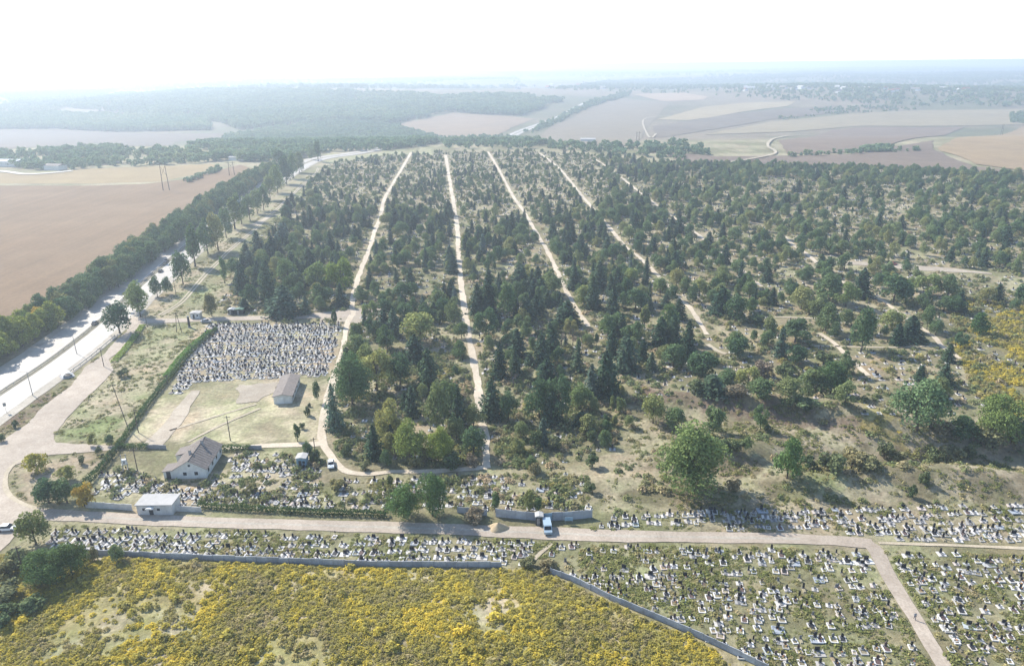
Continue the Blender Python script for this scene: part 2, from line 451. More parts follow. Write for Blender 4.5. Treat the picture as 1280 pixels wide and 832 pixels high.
# far country: woods floor, meadows, ploughland by large noise
fk = gy > 1050
farn = fbm(gx, gy, 900, 31)[:, None]; farm = fbm(gx, gy, 330, 33)[:, None]
fcol = mixv(mixv(np.array([0.15, 0.125, 0.085]), np.array([0.19, 0.15, 0.11]), sstep(0.35, 0.6, farn)), np.array([0.12, 0.115, 0.07]), sstep(0.45, 0.6, farm))
cov[fk] = mixv(cov[fk], fcol[fk], sstep(1050, 1300, gy[fk])[:, None])
cov *= (0.82 + 0.36 * fbm(gx, gy, 3.1, 51)[:, None])
nx, ny = len(XS), len(YS)
ii = (np.arange(ny - 1)[:, None] * nx + np.arange(nx - 1)[None, :]).ravel()
gF = np.stack([ii, ii + 1, ii + nx + 1, ii + nx], 1)
ground = link('ground', np_mesh('ground', np.stack([gx, gy, gz], 1), gF, [M_ground], True, None, cov))
tag(ground, 'dry grass and soil plain reaching from the grave fields to the horizon', 'ground', kind='structure')

# ---------------------------------------------------------------- sheets and strips laid over the ground
def densify(P, step):
    out = []
    for i in range(len(P)):
        a = np.array(P[i]); b = np.array(P[(i + 1) % len(P)])
        n = max(1, int(np.linalg.norm(b - a) / step))
        for k in range(n): out.append(a + (b - a) * k / n)
    return np.array(out)

def sheet(name, pts, m, label, cat, dz=0.04, rag=0.8, step=None, k='structure', world=False):
    P = np.array(pts, float) if world else wpoly(pts)
    size = np.ptp(P, axis=0).max()
    step = step or max(1.5, size / 34)
    P = densify(P, step)
    if rag:
        P = P + rag * 2 * np.stack([fbm(P[:, 0], P[:, 1], step * 2.2, 61) - 0.5, fbm(P[:, 0], P[:, 1], step * 2.2, 71) - 0.5], 1)
    lo = P.min(0); hi = P.max(0); s = step * 1.3
    ax, ay = np.meshgrid(np.arange(lo[0], hi[0], s), np.arange(lo[1], hi[1], s))
    ax = ax.ravel(); ay = ay.ravel(); q = inpoly(ax, ay, P)
    A = np.concatenate([P, np.stack([ax[q], ay[q]], 1)])
    n = len(P)
    v, e, f, *_ = delaunay_2d_cdt([Vector(p) for p in A], [(i, (i + 1) % n) for i in range(n)], [], 1, 1e-4)
    V = np.array([(p.x, p.y, 0) for p in v]); V[:, 2] = hz(V[:, 0], V[:, 1]) + dz
    T = np.array([t for t in f if len(t) == 3])
    a, b, c = V[T[:, 0]], V[T[:, 1]], V[T[:, 2]]
    fl = np.cross(b - a, c - a)[:, 2] < 0
    T[fl] = T[fl][:, ::-1]
    o = link(name, np_mesh(name, V, T, [m], True))
    return tag(o, label, cat, kind=k)

def smooth_line(pts, step):
    P = np.array(pts, float); out = []
    n = len(P)
    for i in range(n - 1):
        p0, p1, p2, p3 = P[max(i - 1, 0)], P[i], P[i + 1], P[min(i + 2, n - 1)]
        m = max(2, int(np.linalg.norm(p2 - p1) / step))
        for k in range(m):
            t = k / m
            out.append(0.5 * ((2 * p1) + (-p0 + p2) * t + (2 * p0 - 5 * p1 + 4 * p2 - p3) * t * t + (-p0 + 3 * p1 - 3 * p2 + p3) * t ** 3))
    out.append(P[-1]); return np.array(out)

ROADS = []      # (centre line, half width) for keeping plants and graves off
def strip(name, line, width, m, label, cat, dz=0.05, step=3.0, rag=0.25, off=0.0, world=False, keep=True):
    P = np.array(line, float) if world else wpoly(line)
    P = smooth_line(P, step)
    T = np.gradient(P, axis=0); T /= np.linalg.norm(T, axis=1)[:, None] + 1e-9
    Nn = np.stack([-T[:, 1], T[:, 0]], 1)
    C = P + Nn * off
    w = np.interp(np.linspace(0, 1, len(P)), np.linspace(0, 1, len(np.atleast_1d(width))), np.atleast_1d(width)) / 2
    rl = rag * 2 * (fbm(C[:, 0] + 31, C[:, 1], 6, 81) - 0.5); rr = rag * 2 * (fbm(C[:, 0] - 57, C[:, 1], 6, 91) - 0.5)
    a = C + Nn * (w + rl)[:, None]; b = C - Nn * (w + rr)[:, None]
    rows = [a, C, b]
    V = np.concatenate(rows); V = np.column_stack([V, hz(V[:, 0], V[:, 1]) + dz + 0.0006 * np.maximum(V[:, 1] - 350, 0)])
    n = len(P); i = np.arange(n - 1)
    F = np.concatenate([np.stack([i + n, i + n + 1, i + 1, i], 1), np.stack([i + 2 * n, i + 2 * n + 1, i + n + 1, i + n], 1)])
    o = link(name, np_mesh(name, V, F, [m], True))
    if keep: ROADS.append((C, float(np.max(w)) + 0.4))
    return tag(o, label, cat, kind='structure')

LANES = {1: [(442, 394), (441, 372), (452, 335), (462, 310), (468, 290), (475, 272), (480, 250), (488, 235), (503, 210), (514, 191)],
         2: [(609, 585), (606, 550), (600, 515), (597, 480), (590, 440), (583, 405), (577, 360), (573, 320), (572, 290), (568, 260), (562, 225), (557, 194)],
         3: [(735, 408), (720, 384), (706, 360), (697, 340), (685, 315), (670, 290), (655, 265), (640, 243), (625, 215), (610, 190)],
         4: [(884, 418), (862, 385), (845, 370), (830, 352), (815, 337), (800, 322), (783, 310), (765, 288), (745, 265), (725, 242), (700, 212), (675, 192)],
         5: [(952, 358), (935, 343), (900, 315), (868, 290), (840, 270), (815, 252), (790, 233), (765, 213), (740, 197)]}
ORD = {1: 'first', 2: 'second', 3: 'third', 4: 'fourth', 5: 'fifth'}
for k, w in ((1, 2.9), (2, 3.0), (3, 2.5), (4, 2.6), (5, 2.2)):
    strip('cemetery_lane', LANES[k], [w * 0.85, w, w, w * 1.25], M_lane, f'pale sandy lane, {ORD[k]} from the highway, running up through the wooded graves', 'lane', 0.07, 2.0, 0.75)
strip('cemetery_lane', [(440, 393), (434, 406), (430, 430), (424, 455), (416, 480), (407, 515), (402, 543), (408, 560), (420, 578), (432, 588), (455, 592), (500, 589), (555, 588), (609, 584)],
      [3.0, 2.0, 2.2, 2.8, 3.6, 2.8, 1.9, 1.8, 2.4], M_lane, 'pale lane curving past the yard and the tall blue spruce', 'lane', 0.075, 1.5, 0.55)
strip('cemetery_lane', [(1024, 416), (1043, 429), (1062, 448), (1085, 469)], 2.0, M_lane, 'short pale lane ending in the scrubby graves below the dark oaks', 'lane')
strip('cemetery_lane', [(1040, 345), (1083, 368), (1104, 376), (1130, 396), (1149, 408), (1168, 421), (1177, 432), (1200, 448)], 2.0, M_lane, 'pale lane bending past the single round tree', 'lane')
strip('cemetery_lane', [(975, 290), (990, 305), (1008, 317), (1024, 331)], 2.6, M_lane, 'pale lane dropping to the bare dirt clearing', 'lane')
strip('footpath', [(1012, 432), (1060, 433), (1110, 434), (1172, 432)], 1.3, M_rut, 'thin cross path joining the two lanes in the scrub', 'path')
strip('footpath', [(968, 396), (1000, 397), (1022, 398)], 1.5, M_rut, 'short cross path among shrubs below the fifth lane', 'path', 0.07)
strip('footpath', [(884, 430), (896, 438), (908, 442)], 2.2, M_rut, 'broken end of the fourth lane among shrubs', 'path', 0.09)
strip('dirt_clearing', [(1024, 331), (1060, 329), (1100, 331), (1150, 335), (1210, 339), (1240, 342)], [4, 7, 11, 9, 3], M_dirt, 'bare brown dirt clearing among the trees', 'clearing', 0.06)
# lower road and the branching path
strip('lower_road', [(28, 641), (70, 643), (130, 646.5), (220, 651), (400, 656.5), (560, 661), (740, 668.5), (900, 671.5), (1000, 673), (1092, 679)], [4.6, 4.4, 4.3, 4.3, 4.4, 4.4, 5.0, 4.2, 4.0, 3.8], M_concrete_road,
      'pale cemetery road crossing below the house and grave fields', 'road', 0.05, 1.5, 0.4)
strip('branch_path', [(1078, 678), (1092, 684), (1113, 722), (1144, 773), (1180, 832), (1215, 890), (1290, 1000)], [3.6, 3.4, 3.1, 2.9, 2.8, 2.8], M_concrete_road, 'pale path branching off through the grave field', 'path', 0.056, 1.5, 0.3)
strip('road_crown', [(70, 643), (130, 646.5), (220, 651), (400, 656.5), (560, 661), (740, 668.5), (900, 671.5), (1000, 673)], 0.8, M_shoulder, 'darker worn crown between the wheel tracks of the lower road', 'road surface', 0.056, 1.2, 0.45, 0.0, False, False)
strip('footpath', [(1098, 678), (1180, 681), (1290, 685), (1400, 690)], 1.0, M_rut, 'narrow worn path continuing past the branching path', 'path', 0.06)
strip('footpath', [(666, 701), (676, 690), (690, 679)], 1.0, M_rut, 'short trodden path cutting across the strip of graves', 'path', 0.06)
strip('cross_road', [(160, 400), (200, 401), (260, 399), (330, 397), (400, 394), (440, 392), (478, 388)], [7, 5.5, 5, 5.5, 6.5, 9, 6], M_concrete_road, 'pale road along the top of the dense grave block', 'road', 0.058)
sheet('dirt_apron', [(400, 391), (436, 386), (500, 385), (512, 388), (470, 394), (448, 404), (428, 402), (400, 402)], M_dirt, 'pale dirt apron where the lanes meet', 'apron', 0.045)
# access road and the dusty junction
Z_ACCESS = [(34, 530), (56, 506), (90, 481), (106, 459), (130, 443), (144, 426), (159, 414), (158, 397), (182, 397), (178, 408), (160, 428), (136, 450), (142, 462), (130, 476), (101, 504), (79, 528), (66, 545), (70, 553), (120, 556), (150, 557), (155, 562), (75, 567), (45, 571), (14, 583), (4, 598), (8, 614), (34, 631), (75, 639),
                      (60, 650), (30, 660), (0, 690), (-40, 720), (-60, 690), (-60, 600), (0, 552)]
sheet('access_road', Z_ACCESS, M_concrete_road, 'wide pale access road and dusty junction beside the highway', 'road', 0.046, 0.5, 1.8)
strip('wheel_rut', [(40, 571), (20, 578), (8, 592), (8, 612), (22, 626), (50, 637)], 1.1, M_rut, 'curved wheel track round the dry grass island', 'track', 0.065)
# yard tracks
strip('yard_drive', [(190, 556), (215, 530), (232, 505), (245, 488)], [6, 5.5, 4.5, 3], M_dirt, 'dusty drive leading up into the yard', 'drive', 0.05, 2.0, 0.6)
sheet('bare_patch', [(298, 481), (345, 478), (346, 488), (318, 502), (298, 503)], M_dirt, 'bare pale patch of ground beside the long shed', 'ground patch', 0.045, 1.6, 1.2)
strip('yard_track', [(212, 538), (260, 523), (320, 505)], 0.9, M_rut, 'faint worn track crossing the yard grass, upper of two', 'track', 0.05, 2.0, 0.2)
strip('yard_track', [(235, 552), (270, 534), (325, 510)], 0.9, M_rut, 'faint worn track crossing the yard grass, lower of two', 'track', 0.05, 2.0, 0.2)
strip('yard_lane', [(270, 561), (330, 557), (390, 555), (405, 553)], [2.0, 2.4, 2.8, 3.6], M_lane, 'pale lane along the bottom of the yard', 'lane', 0.06)
# twin-rut track beside the highway
_rut = [(200, 394), (225, 379), (243, 359), (257, 343), (273, 327), (288, 312), (322, 284), (331, 274), (347, 261), (362, 247), (380, 230), (394, 218), (398, 210)]
strip('wheel_rut', _rut, 0.9, M_rut, 'wheel track of the field road, on the highway side', 'track', 0.06, 3, 0.15, 0.85)
strip('wheel_rut', _rut, 0.9, M_rut, 'wheel track of the field road, on the cemetery side', 'track', 0.06, 3, 0.15, -0.85)
strip('dirt_track', [(318, 282), (335, 272), (350, 268), (374, 268)], [8, 5, 2.5, 2], M_dirt, 'pale dirt crossing on the field road', 'track', 0.05)

# highway: two carriageways, median, shoulders, lines
HW = [(-60, 532), (0, 491.5), (60, 452), (115, 410), (150, 379), (185, 348), (226, 313), (268, 279), (311, 246), (350, 222), (385, 203), (410, 196.5), (440, 192.5)]
_h = wpoly(HW)
HWW = np.concatenate([[[_h[0][0] + 2, 60]], _h, [[-150, 1060], [-40, 1250], [15, 1400], wpoly([(640, 170)])[0], wpoly([(675, 156)])[0], wpoly([(705, 144)])[0], wpoly([(742, 126)])[0]]])
strip('road_shoulder', HWW, [32, 29, 26, 24, 24, 24, 24], M_shoulder, 'gravel shoulder along the highway', 'road shoulder', 0.02, 8, 0.5, 0, True)
strip('highway', HWW, [10.5, 9.5, 8, 7.5, 7.5, 7.5], M_asphalt, 'sunlit highway carriageway on the side of the tree belt', 'highway', 0.06, 8, 0.1, 6.6, True)
strip('highway', HWW, [10.5, 9.5, 8, 7.5, 7.5, 7.5], M_asphalt, 'sunlit highway carriageway on the side of the access road', 'highway', 0.06, 8, 0.1, -6.6, True)
strip('median_strip', HWW, [3.2, 3.2, 3], M_median, 'dull grass median between the highway carriageways', 'median', 0.085, 8, 0.2, 0, True)
for off, what in ((2.2, 'inner edge of the tree-belt carriageway'), (-2.2, 'inner edge of the access-side carriageway'), (-10.6, 'outer edge of the access-side carriageway')):
    strip('road_line', HWW[:9], 0.18, M_white, 'thin white line along the ' + what, 'road marking', 0.085, 8, 0.0, off, True, False)

# ---------------------------------------------------------------- fields
def fld(name, pts, col, tint, label, ang=0.0, stripe=0.1, dz=0.05, rag=2.0):
    return sheet(name, pts, field_mat(name, col, tint, ang, stripe), label, 'field', dz, rag)
fld('stubble_field', [(-200, 232), (0, 232), (120, 232), (180, 230), (232, 224), (268, 214), (300, 206), (322, 212), (290, 228), (240, 258), (180, 300), (110, 340), (60, 372), (0, 412), (-160, 520), (-400, 520)],
    (0.172, 0.114, 0.066), (0.196, 0.138, 0.086), 'large brown stubble field beyond the highway tree belt', 0.45, 0.15)
fld('stubble_field', [(-200, 216), (0, 216), (60, 217), (110, 211), (200, 208), (262, 205), (278, 207), (240, 219), (200, 227), (120, 229.5), (0, 229.5), (-200, 229.5)],
    (0.27, 0.205, 0.105), (0.235, 0.175, 0.098), 'narrow yellow field behind the large stubble field', 0.1, 0.06)
fld('far_field', [(-100, 163), (70, 162), (200, 167), (330, 167), (290, 173), (220, 177), (190, 183), (120, 178), (0, 188), (-100, 190)], (0.140, 0.110, 0.082), (0.129, 0.105, 0.082), 'pinkish fallow field in front of the dark wood', 0.2, 0.06, 0.4, 6)
fld('far_field', [(60, 140), (110, 128), (150, 126), (150, 134), (90, 146)], (0.179, 0.147, 0.096), (0.166, 0.140, 0.096), 'small pale clearing among the far woods', 0.2, 0.05, 1, 6)
fld('far_field', [(487, 159), (530, 149), (566, 141.5), (640, 146), (668, 149), (640, 160), (618, 172), (545, 173)], (0.227, 0.164, 0.106), (0.200, 0.150, 0.103), 'tan field in front of the wooded hill, on the woods side of the distant highway', 0.3, 0.06, 0.8, 6)
fld('far_field', [(652, 177), (690, 158), (735, 135), (772, 122), (836, 129), (822, 146), (806, 160), (790, 183), (700, 181)], (0.186, 0.150, 0.103), (0.172, 0.143, 0.103), 'grey-brown field sloping up beside the distant highway', 0.3, 0.07, 0.8, 6)
fld('far_field', [(792, 118), (850, 116), (885, 121), (880, 125), (830, 127)], (0.289, 0.210, 0.141), (0.316, 0.238, 0.167), 'pale pink field on the skyline side of the grey-brown slope', 0.3, 0.05, 1.0, 6)
fld('far_field', [(820, 150), (880, 134), (930, 129), (995, 127), (985, 133), (930, 140), (860, 151)], (0.289, 0.231, 0.141), (0.261, 0.210, 0.128), 'bright straw strip curving along the far slope', 0.3, 0.05, 1.0, 5)
fld('far_field', [(815, 158), (900, 144), (985, 136), (1050, 132), (1060, 140), (960, 150), (880, 164), (820, 172)], (0.131, 0.105, 0.081), (0.152, 0.122, 0.089), 'dark ploughed band below the straw strip', 0.3, 0.05, 0.9, 6)
fld('far_field', [(880, 169), (960, 153), (1060, 143), (1160, 138), (1290, 136), (1400, 136), (1400, 155), (1280, 156), (1180, 158), (1075, 158), (990, 165)], (0.247, 0.203, 0.128), (0.220, 0.182, 0.115), 'wide straw-coloured field along the far hillside', 0.3, 0.05, 0.9, 6)
fld('far_field', [(975, 176), (1040, 163), (1080, 159), (1205, 159), (1190, 166), (1120, 180), (1060, 191), (985, 193)], (0.155, 0.115, 0.086), (0.172, 0.130, 0.096), 'purplish ploughed field on the far hillside', 0.3, 0.05, 0.9, 6)
fld('far_field', [(1172, 186), (1200, 172), (1280, 158.5), (1400, 156), (1400, 222), (1280, 214), (1220, 206)], (0.261, 0.189, 0.106), (0.234, 0.171, 0.103), 'rounded ochre field at the edge of the far hillside', 0.3, 0.06, 0.7, 5)
fld('far_field', [(830, 190), (900, 196), (985, 195), (1060, 193), (1130, 182), (1168, 176), (1165, 187), (1215, 208), (1290, 217), (1400, 226), (1400, 230), (1250, 221), (1100, 208), (930, 204), (850, 203)], (0.138, 0.105, 0.081), (0.166, 0.126, 0.093), 'bare brown field bordering the upper edge of the cemetery', 0.3, 0.06, 0.5, 5)
strip('far_track', [(820, 168), (812, 172), (805, 150), (838, 146)], 4, M_rut, 'pale winding track on the far slope', 'track', 1.2, 15, 1.0)
strip('far_track', [(905, 205), (968, 193), (960, 180), (985, 170), (1040, 170)], 4, M_rut, 'pale track skirting the ploughed far field', 'track', 1.2, 15, 1.0)
strip('far_road', [(-60, 214.5), (0, 214.5), (30, 218), (60, 217), (90, 214)], 7, M_asphalt, 'short bright stretch of side road beyond the yellow field', 'road', 0.4, 8, 0.2)
# ---------------------------------------------------------------- plant prototypes (unit height, shared meshes)
F_BROAD = foliage('broadleaf_leaves', [(0.0, (0.103, 0.163, 0.078)), (0.3, (0.134, 0.200, 0.090)), (0.6, (0.185, 0.244, 0.104)), (0.85, (0.246, 0.286, 0.120)), (1.0, (0.308, 0.305, 0.120))])
F_BELT = foliage('belt_leaves', [(0.0, (0.095, 0.158, 0.074)), (0.5, (0.137, 0.204, 0.089)), (0.9, (0.206, 0.241, 0.106)), (1.0, (0.275, 0.259, 0.094))])
F_CONIFER = foliage('conifer_needles', [(0.0, (0.045, 0.077, 0.050)), (0.5, (0.061, 0.096, 0.058)), (0.85, (0.080, 0.117, 0.068)), (1.0, (0.106, 0.147, 0.118))], 0.12)
F_SHRUB = foliage('shrub_leaves', [(0.0, (0.090, 0.133, 0.064)), (0.35, (0.142, 0.179, 0.083)), (0.6, (0.202, 0.210, 0.112)), (0.8, (0.285, 0.258, 0.112)), (1.0, (0.255, 0.203, 0.158))], 0.25, 0.4)
F_WEED = foliage('meadow_weed_leaves', [(0.0, (0.50, 0.42, 0.25)), (0.22, (0.40, 0.34, 0.16)), (0.38, (0.33, 0.30, 0.11)), (0.56, (0.46, 0.40, 0.10)), (0.78, (0.66, 0.53, 0.09)), (1.0, (0.76, 0.58, 0.10))], 0.45, 0.35, 0.085)
F_TUFT = foliage('grass_tuft_blades', [(0.0, (0.413, 0.330, 0.193)), (0.3, (0.275, 0.241, 0.110)), (0.55, (0.158, 0.179, 0.062)), (0.8, (0.207, 0.207, 0.076)), (1.0, (0.372, 0.289, 0.165))], 0.25, 0.45, 0.11)
F_SCRUB = foliage('scrub_leaves', [(0.0, (0.553, 0.426, 0.273)), (0.25, (0.377, 0.299, 0.179)), (0.45, (0.197, 0.222, 0.095)), (0.65, (0.148, 0.183, 0.084)), (0.85, (0.337, 0.299, 0.106)), (1.0, (0.495, 0.386, 0.148))], 0.25, 0.4, 0.05)
F_FAR = foliage('far_wood_leaves', [(0.0, (0.140, 0.217, 0.125)), (0.5, (0.203, 0.290, 0.149)), (1.0, (0.324, 0.362, 0.178))], 0.2, 0.3, 0.004)

def leaf_quads(C, Nrm, size, r, spread=0.8):
    """one small rhombic leaf clump at each centre, facing roughly along its normal"""
    n = len(C)
    Nrm = Nrm + spread * r.normal(size=(n, 3)); Nrm /= np.linalg.norm(Nrm, axis=1)[:, None] + 1e-9
    t = np.cross(Nrm, r.normal(size=(n, 3))); t /= np.linalg.norm(t, axis=1)[:, None] + 1e-9
    b = np.cross(Nrm, t)
    s = (size * r.uniform(0.6, 1.35, n))[:, None]; q = r.uniform(0.55, 1.0, n)[:, None]
    bend = Nrm * s * 0.25
    V = np.stack([C + t * s - bend, C + b * s * q, C - t * s - bend, C - b * s * q], 1).reshape(-1, 3)
    F = np.arange(4 * n).reshape(n, 4)
    return V, F

def broad_crown(seed, n=2300, lobes=20, rx=0.36, z0=0.16, shape='round', leaf=0.026):
    r = np.random.default_rng(seed)
    C = []; Q = []
    cz = (1 + z0) / 2; rz = (1 - z0) / 2
    for i in range(lobes):
        d = r.normal(size=3); d /= np.linalg.norm(d)
        if d[2] < -0.9: d[2] *= -0.5
        rad = r.uniform(0.42, 0.74)
        c = d * rad
        lr = r.uniform(0.26, 0.44)
        if shape == 'column': c[:2] *= 0.8; lr *= 0.8
        m = max(12, int(n / lobes * r.uniform(0.8, 1.25)))
        u = r.normal(size=(m, 3)); u /= np.linalg.norm(u, axis=1)[:, None]
        u[:, 2] = np.where((u[:, 2] < -0.35) & (r.random(m) < 0.6), -u[:, 2], u[:, 2])
        rr = lr * (1 - 0.45 * r.random(m) ** 2)
        pts = c + u * rr[:, None]
        keep = np.linalg.norm(pts, axis=1) < 1.08
        C.append(pts[keep]); Q.append((0.6 * u + 0.4 * pts)[keep])
    P = np.concatenate(C); Q = np.concatenate(Q)
    taper = 1.06 - 0.25 * np.clip(P[:, 2], 0, 1) - 0.12 * np.clip(-P[:, 2] - 0.4, 0, 1) if shape != 'flat' else 1.0
    W = np.column_stack([P[:, 0] * rx * taper, P[:, 1] * rx * taper, cz + P[:, 2] * rz])
    if shape == 'willow':
        dr = r.random(len(W)) ** 1.5 * 0.22 * (np.hypot(W[:, 0], W[:, 1]) / rx)
        W[:, 2] = np.maximum(W[:, 2] - dr, 0.06)
    W[:, 2] = np.maximum(W[:, 2], 0.015 + 0.02 * r.random(len(W)))
    return leaf_quads(W, Q, leaf, r)

def spruce_crown(seed, rb=0.2, layers=24, per=10, power=0.64, leaf=0.028, z0=0.05):
    r = np.random.default_rng(seed); C = []; Q = []
    for i in range(layers):
        t = i / (layers - 1); z = z0 + (0.985 - z0) * t
        R0 = rb * (1 - t) ** power * r.uniform(0.8, 1.2) + 0.02
        k = max(4, int(per * (1 - 0.55 * t)))
        a0 = r.uniform(0, 6.28)
        for j in range(k):
            a = a0 + 6.283 * j / k + r.normal() * 0.12
            L = R0 * r.uniform(0.55, 1.25); m = max(2, int(2 + 6 * L / rb))
            f = np.linspace(0.25, 1, m)
            side = r.normal(size=m) * 0.10 * L
            x = np.cos(a) * f * L - np.sin(a) * side; y = np.sin(a) * f * L + np.cos(a) * side
            zz = z - 0.32 * L * f ** 1.6 + r.normal(size=m) * 0.006
            C.append(np.column_stack([x, y, zz])); Q.append(np.tile([np.cos(a) * 0.5, np.sin(a) * 0.5, 0.85], (m, 1)))
    return leaf_quads(np.maximum(np.concatenate(C), [-9, -9, 0.02]), np.concatenate(Q), leaf, r, 0.45)

def trunk_mesh(name, r0, top, limbs, seed, m=None):
    r = np.random.default_rng(seed); b = MB()
    z = [0, 0.04, top * 0.5, top]; rr = [r0 * 1.5, r0, r0 * 0.7, r0 * 0.25]
    p = np.zeros(3); off = [np.zeros(3)]
    for i in range(3):
        q = np.array([r.normal() * 0.008, r.normal() * 0.008, z[i + 1]]); b.tube((off[-1][0], off[-1][1], z[i]), q, rr[i], rr[i + 1], 6, False); off.append(q)
    for i in range(limbs):
        a = 6.283 * i / max(limbs, 1) + r.normal() * 0.3; zs = top * r.uniform(0.35, 0.8); L = r.uniform(0.12, 0.24)
        s = np.array([0, 0, zs]); mid = s + np.array([math.cos(a) * L * 0.6, math.sin(a) * L * 0.6, L * 0.5]); e = mid + np.array([math.cos(a) * L * 0.5, math.sin(a) * L * 0.5, L * 0.7])
        b.tube(s, mid, r0 * 0.45, r0 * 0.3, 5, False); b.tube(mid, e, r0 * 0.3, r0 * 0.1, 5, False)
    return b.mesh(name, m or M_bark)

def bare_crown(seed):
    r = np.random.default_rng(seed); b = MB()
    def grow_(p, d, L, rad, lev):
        e = p + d * L
        b.tube(p, e, rad, rad * 0.65, 4 if lev else 5, False)
        if lev >= 4: return
        for _ in range(3 if lev < 3 else 4):
            q = d + r.normal(size=3) * 0.42; q[2] = abs(q[2]) * 0.9 + 0.15; q /= np.linalg.norm(q)
            grow_(e - d * L * r.uniform(0, 0.3), q, L * r.uniform(0.6, 0.8), rad * 0.62, lev + 1)
    grow_(np.array([0, 0, 0.2]), np.array([0, 0, 1.0]), 0.2, 0.016, 0)
    return b

PROTO = {}   # kind -> list of (crown mesh, trunk mesh, crown radius for unit height)
def crown_mesh(name, VF, m): return np_mesh(name, VF[0], VF[1], [m])
PROTO['broad'] = [(crown_mesh('crown', broad_crown(100 + i, 2600, int(15 + 3 * (i % 4)), 0.40, -0.05 + 0.04 * (i % 3)), F_BROAD), trunk_mesh('trunk', 0.022, 0.62, 5, i), 0.40) for i in range(7)]
PROTO['big'] = [(crown_mesh('crown', broad_crown(150 + i, 9000, 34, 0.44, -0.06, 'round', 0.016), F_BROAD), trunk_mesh('trunk', 0.022, 0.6, 6, i + 40), 0.44) for i in range(3)]
PROTO['willow'] = [(crown_mesh('crown', broad_crown(170 + i, 4200, 24, 0.42, 0.14, 'willow', 0.02), F_BROAD), trunk_mesh('trunk', 0.024, 0.6, 6, i + 60), 0.42) for i in range(2)]
PROTO['column'] = [(crown_mesh('crown', broad_crown(180 + i, 2000, 26, 0.20, 0.04, 'column', 0.022), F_BROAD), trunk_mesh('trunk', 0.018, 0.7, 3, i + 70), 0.19) for i in range(3)]
PROTO['belt'] = [(crown_mesh('crown', broad_crown(200 + i, 2600, 20, 0.36, -0.05), F_BELT), trunk_mesh('trunk', 0.02, 0.62, 5, i + 80), 0.36) for i in range(5)]
PROTO['spruce'] = [(crown_mesh('crown', spruce_crown(300 + i, 0.19 + 0.02 * (i % 3), 26, 13), F_CONIFER), trunk_mesh('trunk', 0.017, 0.9, 0, i + 90), 0.21 + 0.02 * (i % 3)) for i in range(4)]
PROTO['pine'] = [(crown_mesh('crown', spruce_crown(320 + i, 0.30, 24, 17, 0.52, 0.036, 0.06), F_CONIFER), trunk_mesh('trunk', 0.02, 0.85, 0, i + 95), 0.31) for i in range(4)]
PROTO['shrub'] = [(crown_mesh('crown', broad_crown(400 + i, 900, 11, 0.58, -0.12, 'flat', 0.058), F_SHRUB), trunk_mesh('trunk', 0.03, 0.5, 6, i + 120), 0.58) for i in range(5)]
PROTO['dead'] = [(bare_crown(500 + i).mesh('crown', M_greybark), trunk_mesh('trunk', 0.018, 0.35, 3, i + 130, M_greybark), 0.32) for i in range(2)]
PROTO['far'] = [(crown_mesh('crown', broad_crown(600 + i, 170, 7, 0.5, 0.0, 'flat', 0.11), F_FAR), None, 0.5) for i in range(4)]

# ---------------------------------------------------------------- scattered stuff: points + geometry nodes
def proto_collection(name, meshes):
    c = bpy.data.collections.new(name)
    for i, me in enumerate(meshes):
        o = bpy.data.objects.new('%s_%02d' % (name, i), me); c.objects.link(o)
    return c

def scatter(name, P, S, rot, idx, col, label, cat):
    """one stuff object: instances of a collection's meshes at points P with scale S (n,3)"""
    me = bpy.data.meshes.new(name)
    me.vertices.add(len(P)); me.vertices.foreach_set('co', np.asarray(P, np.float32).ravel())
    a = me.attributes.new('scl', 'FLOAT_VECTOR', 'POINT'); a.data.foreach_set('vector', np.asarray(S, np.float32).ravel())
    Rv = np.zeros((len(P), 3), np.float32); Rv[:, 2] = rot
    a = me.attributes.new('rotv', 'FLOAT_VECTOR', 'POINT'); a.data.foreach_set('vector', Rv.ravel())
    a = me.attributes.new('pick', 'INT', 'POINT'); a.data.foreach_set('value', np.asarray(idx, np.int32))
    o = link(name, me)
    ng = bpy.data.node_groups.new(name, 'GeometryNodeTree')
    ng.interface.new_socket('Geometry', in_out='INPUT', socket_type='NodeSocketGeometry')
    ng.interface.new_socket('Geometry', in_out='OUTPUT', socket_type='NodeSocketGeometry')
    N, L = ng.nodes, ng.links
    gi = N.new('NodeGroupInput'); go = N.new('NodeGroupOutput')
    ci = N.new('GeometryNodeCollectionInfo'); ci.inputs['Collection'].default_value = col
    ci.inputs['Separate Children'].default_value = True; ci.inputs['Reset Children'].default_value = True
    ip = N.new('GeometryNodeInstanceOnPoints'); ip.inputs['Pick Instance'].default_value = True
    def na(n, t):
        x = N.new('GeometryNodeInputNamedAttribute'); x.data_type = t; x.inputs['Name'].default_value = n; return x.outputs['Attribute']
    e2r = N.new('FunctionNodeEulerToRotation')
    L.new(na('rotv', 'FLOAT_VECTOR'), e2r.inputs[0])
    L.new(gi.outputs[0], ip.inputs['Points']); L.new(ci.outputs[0], ip.inputs['Instance'])
    L.new(na('pick', 'INT'), ip.inputs['Instance Index']); L.new(e2r.outputs[0], ip.inputs['Rotation']); L.new(na('scl', 'FLOAT_VECTOR'), ip.inputs['Scale'])
    L.new(ip.outputs[0], go.inputs[0])
    md = o.modifiers.new('scatter', 'NODES'); md.node_group = ng
    return tag(o, label, cat, kind='stuff')

